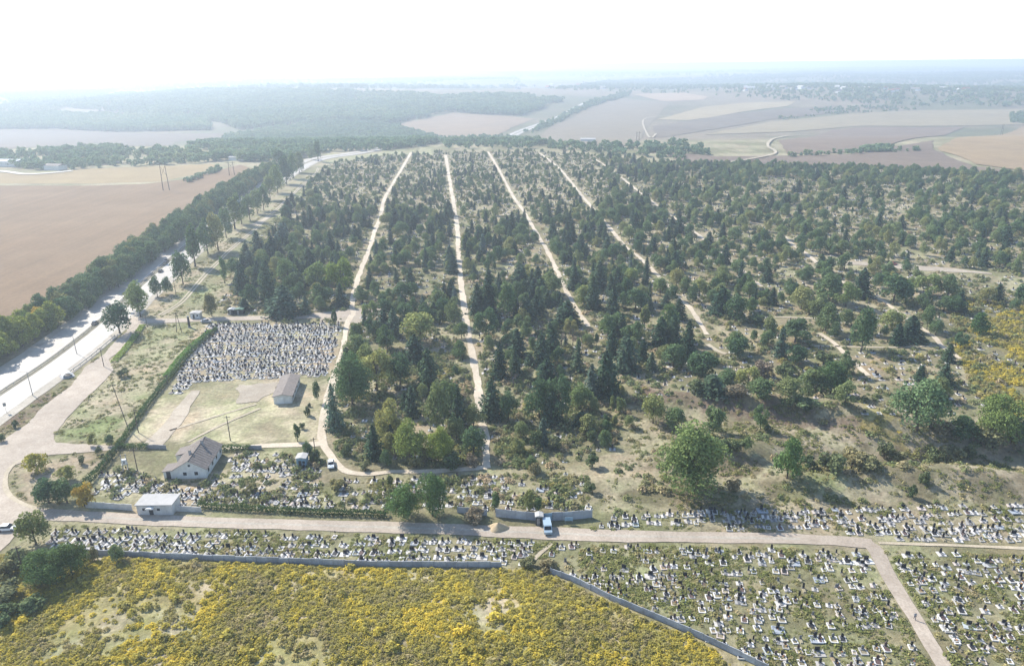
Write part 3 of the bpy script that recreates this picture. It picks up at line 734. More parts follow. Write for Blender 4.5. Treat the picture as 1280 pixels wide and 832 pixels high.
def clump_mesh(name, seed, n, m, leaf, wide=0.5, upright=True):
    """a low plant: blades or small leaves in a dome of height 1"""
    r = np.random.default_rng(seed)
    a = r.uniform(0, 6.28, n); q = np.sqrt(r.random(n)) * wide
    z = (1 - (q / wide) ** 2 * 0.7) * r.uniform(0.25, 1.0, n)
    C = np.column_stack([np.cos(a) * q, np.sin(a) * q, z])
    V, F = leaf_quads(C, np.column_stack([np.cos(a) * 0.45, np.sin(a) * 0.45, np.full(n, 0.9)]), leaf, r, 0.45)
    V[:, 2] = np.maximum(V[:, 2], 0.0)
    return np_mesh(name, V, F, [m])

def road_clear(x, y, extra=0.0):
    ok = np.ones(len(x), bool)
    for C, w in ROADS:
        lo = C.min(0) - w - extra; hi = C.max(0) + w + extra
        k = np.where((x > lo[0]) & (x < hi[0]) & (y > lo[1]) & (y < hi[1]) & ok)[0]
        if len(k) == 0: continue
        for s in range(0, len(k), 20000):
            kk = k[s:s + 20000]
            best = np.full(len(kk), 1e9)
            A = C[:-1]; B = C[1:]
            for a, b in zip(A, B):
                d = b - a; L2 = d @ d + 1e-9
                t = np.clip(((x[kk] - a[0]) * d[0] + (y[kk] - a[1]) * d[1]) / L2, 0, 1)
                best = np.minimum(best, (x[kk] - a[0] - t * d[0]) ** 2 + (y[kk] - a[1] - t * d[1]) ** 2)
            ok[kk[best < (w + extra) ** 2]] = False
    return ok

def rand_in(poly, n, world=False, seed=1):
    r = np.random.default_rng(seed)
    P = np.array(poly, float) if world else wpoly(poly)
    lo, hi = P.min(0), P.max(0)
    area = 0.5 * abs(np.dot(P[:, 0], np.roll(P[:, 1], 1)) - np.dot(P[:, 1], np.roll(P[:, 0], 1)))
    m = int(n * np.prod(hi - lo) / max(area, 1e-6)) + 10
    x = r.uniform(lo[0], hi[0], m); y = r.uniform(lo[1], hi[1], m)
    k = inpoly(x, y, P)
    return x[k][:n], y[k][:n], area

def in_view(p, margin=60):
    a, b, d = PX(p)
    return (d > 5) & (a > -margin) & (a < 1280 + margin) & (b < 832 + margin)

# ---------------------------------------------------------------- trees traced from the photograph
# (foot x, foot y, height, width in photo pixels, kind)
s_, p_, b_, c_, w_, h_, d_, B_ = 'spruce', 'pine', 'broad', 'column', 'willow', 'shrub', 'dead', 'big'
TREES = [
 (419, 536, 56, 22, s_), (441, 506, 60, 46, B_), (489, 553, 52, 30, b_), (513, 577, 52, 36, w_), (548, 577, 42, 34, B_), (592, 568, 35, 30, b_), (515, 520, 38, 18, s_), (549, 538, 60, 28, b_),
 (573, 532, 52, 19, s_), (592, 534, 28, 26, b_), (615, 521, 48, 26, p_), (483, 582, 21, 15, b_), (488, 609, 18, 8, c_), (505, 646, 40, 36, B_), (541, 644, 56, 36, B_),
 (662, 641, 32, 13, c_), (673, 641, 22, 11, c_), (619, 639, 26, 12, c_), (446, 424, 19, 20, b_), (451, 438, 17, 6, c_), (493, 421, 37, 19, s_), (481, 417, 30, 20, p_), (484, 436, 28, 26, b_),
 (525, 428, 36, 44, b_), (519, 452, 33, 26, p_), (536, 488, 52, 26, p_), (501, 481, 38, 32, b_), (472, 488, 48, 42, b_), (568, 407, 33, 19, b_), (551, 404, 15, 18, h_), (549, 390, 24, 22, b_),
 (574, 447, 20, 17, b_), (577, 422, 19, 17, b_), (608, 424, 37, 26, b_), (597, 392, 36, 20, s_), (611, 391, 44, 22, s_), (434, 455, 21, 15, p_),
 (636, 525, 35, 24, b_), (673, 523, 47, 30, b_), (697, 527, 57, 30, b_), (690, 530, 42, 22, s_), (727, 534, 21, 21, p_), (739, 497, 42, 19, s_), (757, 493, 54, 29, p_), (742, 515, 19, 13, b_),
 (765, 510, 16, 8, c_), (775, 517, 22, 12, c_), (757, 532, 15, 10, c_), (768, 532, 15, 8, c_), (786, 534, 15, 13, b_), (816, 528, 35, 28, b_), (669, 558, 23, 19, h_), (647, 566, 21, 17, b_),
 (694, 562, 17, 17, h_), (737, 551, 16, 19, h_), (756, 557, 19, 15, b_), (741, 583, 19, 19, h_), (669, 592, 17, 17, h_), (649, 365, 30, 25, p_), (634, 397, 41, 28, b_), (646, 397, 23, 14, s_),
 (676, 373, 25, 20, s_), (692, 369, 31, 23, b_), (709, 405, 28, 28, p_), (741, 386, 39, 19, s_), (766, 392, 35, 17, s_), (749, 360, 32, 20, s_), (794, 388, 25, 26, b_), (805, 410, 29, 13, c_),
 (792, 429, 27, 26, b_), (765, 444, 35, 15, s_), (771, 412, 19, 26, b_), (782, 463, 44, 28, p_), (803, 453, 29, 15, s_), (814, 463, 23, 15, s_), (702, 438, 32, 24, d_), (716, 431, 28, 20, d_),
 (676, 416, 22, 18, d_), (642, 483, 24, 20, d_), (625, 472, 44, 19, s_), (646, 446, 35, 22, s_), (677, 457, 43, 21, p_), (690, 442, 32, 22, s_), (683, 476, 28, 24, p_), (722, 465, 37, 17, s_),
 (662, 457, 15, 13, s_), (874, 371, 21, 22, b_), (900, 392, 33, 25, p_), (919, 401, 31, 26, b_), (937, 390, 19, 20, b_), (1001, 386, 26, 30, b_), (960, 429, 31, 17, b_), (975, 446, 37, 17, s_),
 (994, 427, 27, 38, b_), (994, 453, 23, 28, b_), (941, 405, 13, 28, h_), (834, 423, 40, 22, b_), (825, 431, 34, 23, p_), (841, 431, 38, 21, p_), (848, 399, 25, 20, s_), (859, 448, 46, 19, p_),
 (842, 459, 28, 32, b_), (877, 470, 30, 38, b_), (890, 490, 22, 32, p_), (934, 489, 30, 28, b_), (909, 484, 22, 26, b_), (954, 469, 19, 26, h_), (984, 471, 18, 28, h_), (832, 384, 17, 16, s_),
 (1036, 376, 32, 34, b_), (1057, 383, 29, 26, b_), (1076, 371, 34, 25, p_), (1116, 379, 32, 36, b_), (1158, 369, 25, 28, b_), (1184, 371, 26, 22, b_), (1198, 388, 24, 17, p_), (1179, 388, 17, 20, b_),
 (1032, 414, 32, 25, b_), (1043, 421, 17, 19, b_), (1076, 437, 48, 26, b_), (1114, 409, 21, 26, b_), (1137, 425, 30, 28, p_), (1158, 411, 28, 17, b_), (1170, 418, 19, 17, b_), (1224, 418, 25, 21, b_),
 (1185, 451, 21, 15, p_), (1200, 435, 19, 15, b_), (1150, 475, 19, 15, p_), (1179, 481, 27, 18, p_), (1029, 456, 17, 24, h_), (1038, 494, 42, 42, B_), (1145, 537, 64, 58, w_), (1236, 383, 13, 12, d_),
 (1279, 383, 26, 22, b_), (1246, 549, 56, 50, B_), (1241, 559, 24, 32, h_), (1170, 578, 20, 24, h_), (1150, 571, 30, 15, d_), (1186, 578, 23, 32, h_), (1209, 573, 19, 18, h_), (1105, 573, 21, 22, h_),
 (1064, 586, 24, 36, h_), (1088, 586, 17, 32, h_), (1155, 604, 15, 15, h_), (1140, 621, 17, 11, h_), (1213, 549, 16, 32, h_), (1174, 540, 16, 32, h_), (1270, 556, 26, 26, h_),
 (866, 614, 82, 76, B_), (843, 537, 28, 26, b_), (891, 543, 35, 27, b_), (950, 537, 30, 19, b_), (960, 541, 11, 10, h_), (934, 563, 17, 14, b_), (920, 561, 13, 18, h_), (983, 597, 48, 32, b_),
 (916, 612, 15, 20, h_), (1037, 588, 25, 36, h_), (281, 354, 32, 9, c_), (265, 395, 27, 18, b_), (303, 367, 39, 17, s_), (306, 388, 15, 16, s_), (323, 319, 29, 19, s_), (342, 323, 26, 19, p_),
 (330, 335, 21, 18, b_), (335, 374, 44, 25, s_), (322, 357, 24, 16, s_), (356, 393, 35, 36, p_), (383, 392, 22, 13, s_), (375, 376, 21, 19, b_), (402, 381, 26, 28, b_), (399, 362, 30, 30, b_),
 (427, 366, 40, 30, b_), (387, 337, 26, 20, s_), (373, 350, 26, 18, s_), (360, 354, 28, 26, b_), (353, 304, 24, 16, s_), (595, 651, 17, 28, h_), (520, 584, 11, 22, h_), (561, 584, 19, 30, h_),
 (591, 582, 17, 18, h_), (529, 574, 17, 18, h_), (433, 569, 15, 15, h_), (457, 587, 10, 13, h_), (385, 572, 20, 13, b_), (395, 576, 15, 16, h_), (316, 614, 12, 17, h_), (740, 615, 12, 12, h_),
 (372, 551, 23, 9, c_), (397, 503, 27, 9, b_), (384, 519, 12, 9, h_), (387, 508, 5, 5, h_), (378, 535, 8, 8, h_), (420, 610, 13, 22, h_),
 (1015, 497, 32, 34, b_), (985, 498, 26, 32, b_), (950, 497, 24, 30, b_), (1056, 506, 28, 24, b_), (920, 498, 16, 30, h_), (870, 489, 16, 26, h_), (1000, 509, 14, 40, h_), (1200, 546, 24, 34, b_), (1226, 553, 20, 30, h_), (1268, 553, 30, 30, b_), (905, 560, 12, 22, h_), (1010, 585, 16, 22, h_), (1120, 576, 16, 24, h_),
 (15, 746, 20, 40, h_), (36, 762, 16, 40, h_), (4, 776, 18, 40, h_),
 # verge, junction and the bushes by the meadow fence
 (104, 579, 11, 10, h_), (117, 556, 15, 11, b_), (138, 556, 13, 10, b_), (124, 567, 10, 9, h_), (47, 588, 24, 27, h_), (84, 600, 19, 22, b_), (62, 628, 30, 32, b_), (84, 628, 30, 30, b_), (106, 632, 30, 26, h_),
 (45, 680, 42, 36, b_), (60, 728, 44, 46, B_), (90, 716, 40, 44, B_), (147, 702, 22, 18, b_), (118, 700, 18, 14, h_), (28, 708, 26, 38, h_), (10, 722, 22, 34, h_),
 (20, 534, 10, 8, h_), (2, 552, 10, 10, h_), (155, 470, 10, 16, h_), (685, 712, 14, 26, h_), (660, 707, 12, 22, h_),
 # trees between highway and cemetery
 (150, 416, 36, 30, b_), (176, 396, 40, 28, b_), (166, 388, 24, 20, b_), (197, 371, 24, 16, b_), (210, 368, 20, 14, b_), (229, 355, 38, 22, b_), (244, 333, 50, 18, c_), (260, 317, 40, 20, b_), (273, 313, 42, 22, b_),
 (283, 297, 34, 18, b_), (294, 286, 36, 18, c_), (302, 280, 34, 18, b_), (313, 276, 28, 16, b_), (322, 267, 28, 16, b_), (330, 263, 28, 16, b_), (338, 250, 28, 16, b_), (347, 241, 30, 16, b_), (358, 230, 30, 16, b_),
 (367, 223, 28, 15, b_), (374, 216, 22, 13, b_), (349, 212, 22, 18, b_), (398, 202, 25, 9, c_), (391, 200, 14, 10, b_),
]
TREES = [(t[0], t[1], t[2] * (1.04 if t[4] in (s_, p_) else 1.1), t[3] * (1.2 if t[4] in (s_, p_) else 1.22), t[4] if not (t[4] == s_ and k_ % 3 == 1) else p_) if t[4] not in (h_, d_) else (t[0], t[1], t[2] * 1.05, t[3] * 1.15, t[4]) for k_, t in enumerate(TREES)]
# the dense belt on the field side of the highway
_bl = [(-30, 472), (0, 452), (30, 434), (60, 415), (84, 400), (108, 386), (132, 368), (156, 352), (180, 335), (205, 316), (228, 298), (250, 281), (272, 265), (292, 250), (312, 238), (330, 226), (345, 217)]
_bw = smooth_line(wpoly(_bl), 6.5)
_br = np.random.default_rng(12); BROW = {}
for q in _bw:
    for row in (0, 1, 2):
        x = q[0] - 1 - 5.5 * row + _br.normal() * 1.2; y = q[1] + _br.normal() * 2.0
        a, b, dep = PX(np.array([x, y, 0.0]))
        if a < -110: continue
        hm = _br.uniform(9.5, 14.0)
        TREES.append((a, b, hm * FPX * math.cos(PITCH) / dep, hm * _br.uniform(0.75, 1.0) * FPX / dep, 'belt')); BROW[len(TREES) - 1] = row
# the rest of the wooded cemetery, by density
fx, fy, farea = rand_in(Z_FOREST, 9500, seed=21)
fp = np.column_stack([fx, fy, hz(fx, fy)])
ok = road_clear(fx, fy, 1.6) & in_view(fp, 90)
fx, fy, fp = fx[ok], fy[ok], fp[ok]
fpx, fpy, fdep = PX(fp)
dens = np.interp(fpy, [195, 215, 240, 300, 360, 420, 480, 560, 600], [0.30, 0.42, 0.60, 0.95, 0.90, 0.50, 0.30, 0.14, 0.1])
dens = np.where(inpoly(fpx, fpy, np.array(Z_FOREST_TOP)), dens * 1.2, dens)
dens = np.where((fpx > 700) & (fpy < 300), np.maximum(dens, 0.62), dens)
dens = np.where((fpx > 820) & (fpy > 235), dens * 0.6, dens)
dens = np.where((fpx > 960) & (fpy > 325), dens * 0.42, dens)
dens = np.where((fpx > 760) & (fpy > 440), dens * 0.35, dens)
dens = np.where((fpx > 1180) & (fpy > 340), dens * 0.3, dens)
dens *= 0.35 + 1.3 * sstep(0.3, 0.7, fbm(fx, fy, 26, 77))
r2 = np.random.default_rng(5)
tk = r2.random(len(fx)) < dens
TW = []      # accepted world positions with radius
for t in TREES:
    p = G(t[0], t[1]); TW.append((p[0], p[1], metres(t[3] / 2, p)))
TWa = np.array(TW)
order = np.where(tk)[0]
acc = list(map(tuple, TWa))
cell = {}
def cell_add(x, y, r):
    cell.setdefault((int(x // 8), int(y // 8)), []).append((x, y, r))
for a in acc: cell_add(*a)
for i in order:
    x, y = fx[i], fy[i]
    conif = 0.26 if fpx[i] < 850 else 0.10
    if fpy[i] < 235: conif *= 0.5
    if vnoise(x, y, 40, 99) > 0.55: conif *= 1.5
    u = r2.random()
    small = fpy[i] < 265 and 400 < fpx[i] < 760
    if u < conif:
        kind = 'spruce' if r2.random() < 0.45 else 'pine'; hm = r2.uniform(5.5, 12) * (0.6 if small else 1); wm = hm * (r2.uniform(0.42, 0.56) if kind == 'spruce' else r2.uniform(0.58, 0.78))
    elif u < 0.86:
        kind = 'broad'; hm = r2.uniform(4.5, 10) * (0.6 if small else 1); wm = hm * r2.uniform(0.75, 1.1)
    elif u < 0.9: kind = 'column'; hm = r2.uniform(4, 9); wm = hm * 0.35
    else: kind = 'shrub'; hm = r2.uniform(1.8, 3.2); wm = hm * r2.uniform(1, 1.5)
    bad = False
    for a in range(-1, 2):
        for b in range(-1, 2):
            for (ox, oy, orr) in cell.get((int(x // 8) + a, int(y // 8) + b), ()):
                if (ox - x) ** 2 + (oy - y) ** 2 < (0.56 * (orr + wm / 2)) ** 2: bad = True
    if bad: continue
    cell_add(x, y, wm / 2)
    TREES.append((float(fpx[i]), float(fpy[i]), hm * FPX * math.cos(PITCH) / fdep[i], wm * FPX / fdep[i], kind))
print('trees', len(TREES))

# sort into individuals and the rest
NAMES = {'spruce': 'spruce_tree', 'pine': 'pine_tree', 'broad': 'broadleaf_tree', 'big': 'broadleaf_tree', 'willow': 'broadleaf_tree', 'belt': 'broadleaf_tree', 'column': 'columnar_tree', 'shrub': 'shrub', 'dead': 'bare_tree'}
WORD = {'spruce_tree': 'spruce', 'pine_tree': 'pine', 'broadleaf_tree': 'broadleaf tree', 'columnar_tree': 'columnar tree', 'shrub': 'shrub', 'bare_tree': 'leafless grey tree'}
def ordinal(n):
    base = ['', 'first', 'second', 'third', 'fourth', 'fifth', 'sixth', 'seventh', 'eighth', 'ninth', 'tenth', 'eleventh', 'twelfth', 'thirteenth', 'fourteenth', 'fifteenth', 'sixteenth', 'seventeenth', 'eighteenth', 'nineteenth', 'twentieth']
    return base[n]
def lane_x(k, py):
    L = np.array(LANES[k])[::-1]
    return np.interp(py, L[:, 1], L[:, 0])
def block(px, py, kind, i=None):
    if kind == 'belt': return 'in the roadside row of the highway belt' if BROW.get(i) == 0 else 'in the middle row of the highway belt' if BROW.get(i) == 1 else 'in the field-side row of the highway belt'
    w = inpoly(np.array([px]), np.array([py]), [(130, 420), (400, 195), (400, 205), (345, 262), (288, 320), (225, 385), (180, 420)])[0]
    if w: return 'between highway and field track'
    if px < 160 and py > 650: return 'in the thicket by the meadow fence'
    if px < 160: return 'round the dusty junction'
    if py > 588: return 'along the lower road'
    if 262 < px < 425 and py > 400: return 'around the yard'
    if px > 760 and py > 496: return 'on the slope above the grave fields'
    if py > 392 and px < lane_x(2, py): return 'between the curving lane and second lane'
    if px < lane_x(1, py): return 'between field track and first lane'
    for k in (2, 3, 4, 5):
        if px < lane_x(k, py): return f'between {ORD[k - 1]} and {ORD[k]} lanes'
    if py < 240: return 'near the brown field edge'
    if py < 345: return 'behind the bare dirt clearing' if px > 1010 else 'between fifth lane and dirt clearing'
    if px > 1100: return 'on the scrub by the yellow weeds'
    return 'around the short scrubby lanes'
TINT = {'spruce': [(1, 1, 1), (0.9, 0.95, 0.9), (1.2, 1.2, 1.3)], 'pine': [(1, 1, 1), (0.85, 0.9, 0.85)], 'broad': [(1, 1, 1), (0.8, 0.85, 0.85), (0.72, 0.8, 0.85), (1.15, 1.1, 0.95), (0.95, 0.9, 0.9)], 'belt': [(1, 1, 1), (0.85, 0.9, 0.9)],
        'column': [(0.8, 0.85, 0.8)], 'shrub': [(1, 1, 1)], 'dead': [(1, 1, 1)], 'big': [(0.95, 1, 0.9)], 'willow': [(1.35, 1.3, 1.15)]}
SPECIAL = {(513, 577): ((1.3, 1.2, 0.8), 'weeping yellow-green tree beside the curving lane'), (548, 577): ((1.45, 1.3, 0.7), 'round bright yellow-green tree beside the weeping tree'),
           (866, 614): ((0.85, 0.92, 0.8), 'huge spreading green tree standing alone above the grave field'), (1145, 537): ((1.5, 1.4, 1.4), 'broad silvery willow in the hollow'),
           (1246, 549): ((1.15, 1.1, 0.8), 'big round light green tree in the hollow beyond the silvery willow'), (427, 366): ((1.9, 1.55, 0.7), 'yellow-topped tree next to the first lane'),
           (1150, 571): ((0.9, 0.5, 0.4), 'reddish-brown dead conifer in the hollow below the willow'), (541, 644): ((1.0, 1.05, 0.85), 'taller, paler tree of the two shading the lower road'),
           (505, 646): ((0.8, 0.95, 0.75), 'rounder, darker tree of the two shading the lower road'), (419, 536): ((1.4, 1.45, 1.6), 'tall blue spruce at the bend of the curving lane'),
           (1224, 418): ((0.65, 0.8, 0.6), 'single round dark tree on the open scrub'), (265, 395): ((1.15, 0.8, 0.75), 'reddish tree behind the gate house'),
           (1038, 494): ((0.55, 0.65, 0.6), 'large dark oak casting a long shadow above the bank'), (47, 588): ((1.5, 1.5, 0.8), 'yellow-green round shrub on the dry grass island'),
           (106, 632): ((1.7, 1.3, 0.6), 'yellowing shrub at the end of the pale wall'), (60, 728): ((0.75, 0.85, 0.7), 'dark tree of the thicket, lower half of the clump'), (90, 716): ((0.95, 0.9, 0.65), 'olive tree of the thicket, upper half of the clump'),
           (45, 680): ((0.7, 0.8, 0.7), 'dark bushy tree at the corner of the grave strip'), (281, 354): ((0.8, 0.95, 0.85), 'slim dark cypress beside the field track'), (983, 597): ((0.95, 1.05, 0.8), 'shaggy green tree in the hollow, second largest on the slope')}
px_area = [(t[2] * t[3], i) for i, t in enumerate(TREES)]
LIMIT = {'spruce_tree': 290, 'pine_tree': 240, 'broadleaf_tree': 295, 'columnar_tree': 120, 'shrub': 200, 'bare_tree': 40}
cnt = {}; indiv = []; rest = []
for a, i in sorted(px_area, reverse=True):
    n = NAMES[TREES[i][4]]
    if cnt.get(n, 0) < LIMIT[n]: cnt[n] = cnt.get(n, 0) + 1; indiv.append(i)
    else: rest.append(i)
print('individual', cnt, 'rest', len(rest))
rt = np.random.default_rng(44)
by = {}
for i in indiv:
    t = TREES[i]; hm_ = float(metres(t[2], G(t[0], t[1]), True))
    big = {'shrub': hm_ > 3.0, 'columnar_tree': hm_ > 6.5}.get(NAMES[t[4]], hm_ > 8.6)
    by.setdefault((NAMES[t[4]], block(t[0], t[1], t[4], i), big), []).append(i)
LAB = {}
for (n, blk, big), L in by.items():
    L.sort(key=lambda i: -TREES[i][1])
    k = 0
    for i in L:
        sp = SPECIAL.get((TREES[i][0], TREES[i][1]))
        if sp: LAB[i] = (sp[1], None); continue
        k += 1
        w = ('tall ' if big else 'low ') + WORD[n]; wp = w + 's ' + blk
        if len(L) == 1: LAB[i] = (f'only {w} {blk}', None)
        elif 'belt' in blk: LAB[i] = (f'{ordinal(k)} {w} from the junction, {blk}', wp) if k <= 20 else (f'{w} far from the junction, {blk}', wp)
        elif k <= 20: LAB[i] = (f'{ordinal(k)} {w} up from the lower road, {blk}', wp)
        else: LAB[i] = (f'{w} far up from the lower road, {blk}', wp)
def plant(i, obj=True):
    x, y, hp, wp, kind = TREES[i]
    p = G(x, y); h = float(metres(hp, p, True)); w = float(metres(wp, p)) / 2
    L = PROTO[kind]; v = rt.integers(len(L)); cm, tm, rad = L[v]
    return p, h, w / rad, v
for i in indiv:
    p, h, w, v = plant(i)
    kind = TREES[i][4]; cm, tm, rad = PROTO[kind][v]
    e = empty(NAMES[kind], p - np.array([0, 0, 0.12]), rt.uniform(0, 6.28))
    e.scale = (w, w, h)
    sp = SPECIAL.get((TREES[i][0], TREES[i][1]))
    co = link('crown', cm, e); tc = sp[0] if sp else TINT[kind][rt.integers(len(TINT[kind]))]
    if kind == 'belt' and TREES[i][1] > 405 and not sp: tc = (1.9, 1.45, 0.7) if rt.random() < 0.55 else (1.3, 1.2, 0.8)
    co.color = (*tc, 1.0)
    if kind == 'dead' and sp: co.color = (1, 1, 1, 1)
    link('trunk', tm, e)
    tag(e, LAB[i][0], 'shrub' if kind == 'shrub' else 'tree', LAB[i][1])
if rest:
    keys = [k for k in PROTO if k not in ('far',)]
    meshes = []; start = {}
    for k in keys:
        start[k] = len(meshes); meshes += [q[0] for q in PROTO[k]]
    c = proto_collection('grove', meshes)
    P = []; S = []; I = []
    for i in rest:
        p, h, w, v = plant(i); P.append(p); S.append((w, w, h)); I.append(start[TREES[i][4]] + v)
    scatter('cemetery_woodland', np.array(P), np.array(S), rt.uniform(0, 6.28, len(P)), I, c, 'mass of smaller trees far up among the wooded graves', 'trees')
# ---------------------------------------------------------------- graves
M_black = simple('black_granite', (0.032, 0.032, 0.036), 0.45, 0.2, 3.0)
M_greyst = simple('grey_granite', (0.17, 0.17, 0.175), 0.6, 0.2, 3.0)
M_brownst = simple('brown_granite', (0.11, 0.075, 0.068), 0.55, 0.2, 3.0)
M_kerb = simple('pale_kerb_stone', (0.561, 0.557, 0.544), 0.8, 0.15, 2.0, tint=(0.459, 0.451, 0.438), own=[(0.0, (0.6, 0.6, 0.6)), (0.3, (0.85, 0.83, 0.8)), (0.5, (1.05, 1.03, 1.0)), (0.8, (1.2, 1.2, 1.2)), (0.9, (0.95, 0.8, 0.72)), (1.0, (0.75, 0.85, 0.9))])
M_tile = simple('pale_paving_pad', (0.527, 0.518, 0.501), 0.8, 0.2, 1.2, tint=(0.425, 0.408, 0.387), own=[(0.0, (0.6, 0.6, 0.6)), (0.3, (0.85, 0.83, 0.8)), (0.5, (1.05, 1.03, 1.0)), (0.8, (1.2, 1.2, 1.2)), (0.9, (0.95, 0.8, 0.72)), (1.0, (0.75, 0.85, 0.9))])
M_bluegrey = simple('blue_grey_kerb', (0.33, 0.36, 0.40), 0.75, 0.2, 2.0)
M_gravel = simple('plot_gravel', (0.27, 0.24, 0.165), 0.95, 0.35, 5.0, own=[(0.0, (0.6, 0.6, 0.6)), (0.3, (0.85, 0.83, 0.8)), (0.5, (1.05, 1.03, 1.0)), (0.8, (1.2, 1.2, 1.2)), (0.9, (0.95, 0.8, 0.72)), (1.0, (0.75, 0.85, 0.9))])
M_flower = simple('plastic_flowers', (0.45, 0.09, 0.10), 0.8, 0.5, 6.0, tint=(0.5, 0.4, 0.1))

STONES = {'black': M_black, 'grey': M_greyst, 'brown': M_brownst}
def stele(w, h, m, style):
    b = MB()
    t = 0.07
    if style == 0: b.prism([(-w / 2, 0.2), (w / 2, 0.2), (w / 2, 0.2 + h), (-w / 2, 0.2 + h)], -t, t)
    elif style == 1: b.prism([(-w / 2, 0.2), (w / 2, 0.2), (w / 2, 0.2 + h * 0.82), (w * 0.28, 0.2 + h * 0.95), (0, 0.2 + h), (-w * 0.28, 0.2 + h * 0.95), (-w / 2, 0.2 + h * 0.82)], -t, t)
    elif style == 2: b.prism([(-w / 2, 0.2), (w / 2, 0.2), (w / 2, 0.2 + h * 0.75), (-w * 0.2, 0.2 + h), (-w / 2, 0.2 + h * 0.93)], -t, t)
    else:
        b.box((0, 0, 0.2 + h * 0.55), (0.11, 0.09, h * 1.1)); b.box((0, 0, 0.2 + h * 0.8), (w * 0.9, 0.085, 0.11)); b.box((0, 0, 0.2 + h * 0.98), (w * 0.45, 0.085, 0.09))
    return b
GV = []   # variants: dict part -> mesh
def kerb_mesh(w, l, m, y0=0.35):
    b = MB(); k = 0.2
    b.box((-w / 2 + k / 2, y0 - l / 2, 0.09), (k, l, 0.28)); b.box((w / 2 - k / 2, y0 - l / 2, 0.09), (k, l, 0.28))
    b.box((0, y0 - k / 2, 0.087), (w - 2 * k, k, 0.274)); b.box((0, y0 - l + k / 2, 0.087), (w - 2 * k, k, 0.274))
    return b.mesh('kerb', m)
_gs = [('black', 0, 0.5, 1.1, 'kerb', 1.5, 1.7), ('black', 1, 0.52, 1.2, 'pad', 1.8, 1.7), ('brown', 0, 0.5, 1.0, 'kerb', 1.4, 1.7), ('grey', 1, 0.5, 1.0, 'kerb', 1.5, 1.8), ('black', 2, 0.6, 1.1, 'slab', 1.5, 2.0),
       ('grey', 0, 0.5, 0.9, 'bare', 1.2, 1.6), ('black', 0, 1.0, 0.9, 'pad', 2.6, 1.9), ('black', 3, 0.6, 1.4, 'kerb', 1.2, 1.7), ('brown', 1, 0.5, 1.05, 'slab', 1.5, 1.9), ('black', 0, 0.45, 1.25, 'bare', 1.0, 1.5), ('black', 1, 0.65, 1.25, 'blue', 2.4, 2.1), ('grey', 0, 0.5, 0.6, 'pad', 1.9, 1.7)]
STYLE_WORD = {'kerb': 'on kerbed plot', 'pad': 'on paved plot', 'slab': 'with flat slab', 'bare': 'bare in the grass', 'blue': 'on wide blue-grey plot'}
for (cname, st, w, h, base, pw, pl) in _gs:
    parts = {}
    parts['headstone'] = stele(w, h, STONES[cname], st).mesh('headstone', STONES[cname])
    parts['plinth'] = MB().box((0, 0, 0.09), (w + 0.2, 0.42, 0.32)).mesh('plinth', M_greyst if base != 'kerb' else M_kerb)
    if base == 'kerb': parts['kerb'] = kerb_mesh(pw, pl, M_kerb); parts['infill'] = MB().box((0, 0.35 - pl / 2, 0.02), (pw - 0.41, pl - 0.41, 0.14)).mesh('infill', M_gravel)
    if base == 'pad': parts['paving'] = MB().box((0, 0.35 - pl / 2, -0.01), (pw, pl, 0.2)).mesh('paving', M_tile); parts['flower_bed'] = MB().box((0, -0.75, 0.14), (0.6, 0.9, 0.16)).mesh('flower_bed', M_greyst)
    if base == 'slab': parts['kerb'] = kerb_mesh(pw, pl, M_kerb); parts['slab'] = MB().box((0, -0.85, 0.16), (0.8, 1.2, 0.16)).mesh('slab', STONES[cname])
    if base == 'blue': parts['kerb'] = kerb_mesh(pw, pl, M_bluegrey); parts['infill'] = MB().box((0, 0.35 - pl / 2, 0.02), (pw - 0.41, pl - 0.41, 0.14)).mesh('infill', M_bluegrey)
    if base == 'bare': parts['mound'] = MB().box((0, -0.85, 0.06), (0.7, 1.4, 0.26), 0, 0.75).mesh('mound', M_gravel)
    word = {'black': 'black', 'brown': 'dark brown', 'grey': 'grey'}[cname]
    shape = {0: 'flat-topped headstone', 1: 'round-topped headstone', 2: 'slant-topped headstone', 3: 'metal cross'}[st]
    GV.append((parts, f'{word} {shape} {STYLE_WORD[base]}'))
FLOWER = MB()
for i in range(7): FLOWER.box((0.12 * math.cos(i * 0.9) + 0.2, -0.35 + 0.1 * math.sin(i * 0.9), 0.3 + 0.03 * (i % 3)), (0.16, 0.16, 0.14), i, 0.5)
FLOWER = FLOWER.mesh('flowers', M_flower)

GRAVES = []
def grave_rows(poly, sx, sy, fill, seed, field, rot0=-0.1, extra=0.5, bias=None):
    r = np.random.default_rng(seed)
    P = wpoly(poly); lo = P.min(0); hi = P.max(0)
    y = lo[1]; ny = 0
    while y < hi[1]:
        x = lo[0] + r.uniform(0, sx)
        xs = []; ys = []
        while x < hi[0]:
            xs.append(x + r.normal() * 0.3 * sx); ys.append(y + r.normal() * 0.45 + 0.9 * math.sin(x * 0.07 + ny)); x += sx * r.uniform(0.75, 1.35)
        xs = np.array(xs); ys = np.array(ys)
        k = inpoly(xs, ys, P)
        k &= r.random(len(xs)) < fill * (0.45 + 1.1 * fbm(xs, ys, 9, seed))
        for a, b in zip(xs[k], ys[k]):
            GRAVES.append((a, b, rot0 + r.normal() * 0.09, int(r.choice(len(GV), p=bias if bias is not None else None)), r.uniform(0.66, 1.02), field))
        y += sy * r.uniform(0.92, 1.1); ny += 1
_bp = np.array([4, 3.4, 2.6, 4, 3, 2.6, 1.8, 1.6, 2.2, 2.6, 0.8, 3.4]); _bp /= _bp.sum()
_bd = np.array([3.5, 8, 2.6, 4.5, 3.5, 0.8, 5, 1.0, 2.6, 0.6, 0.8, 13]); _bd /= _bd.sum()
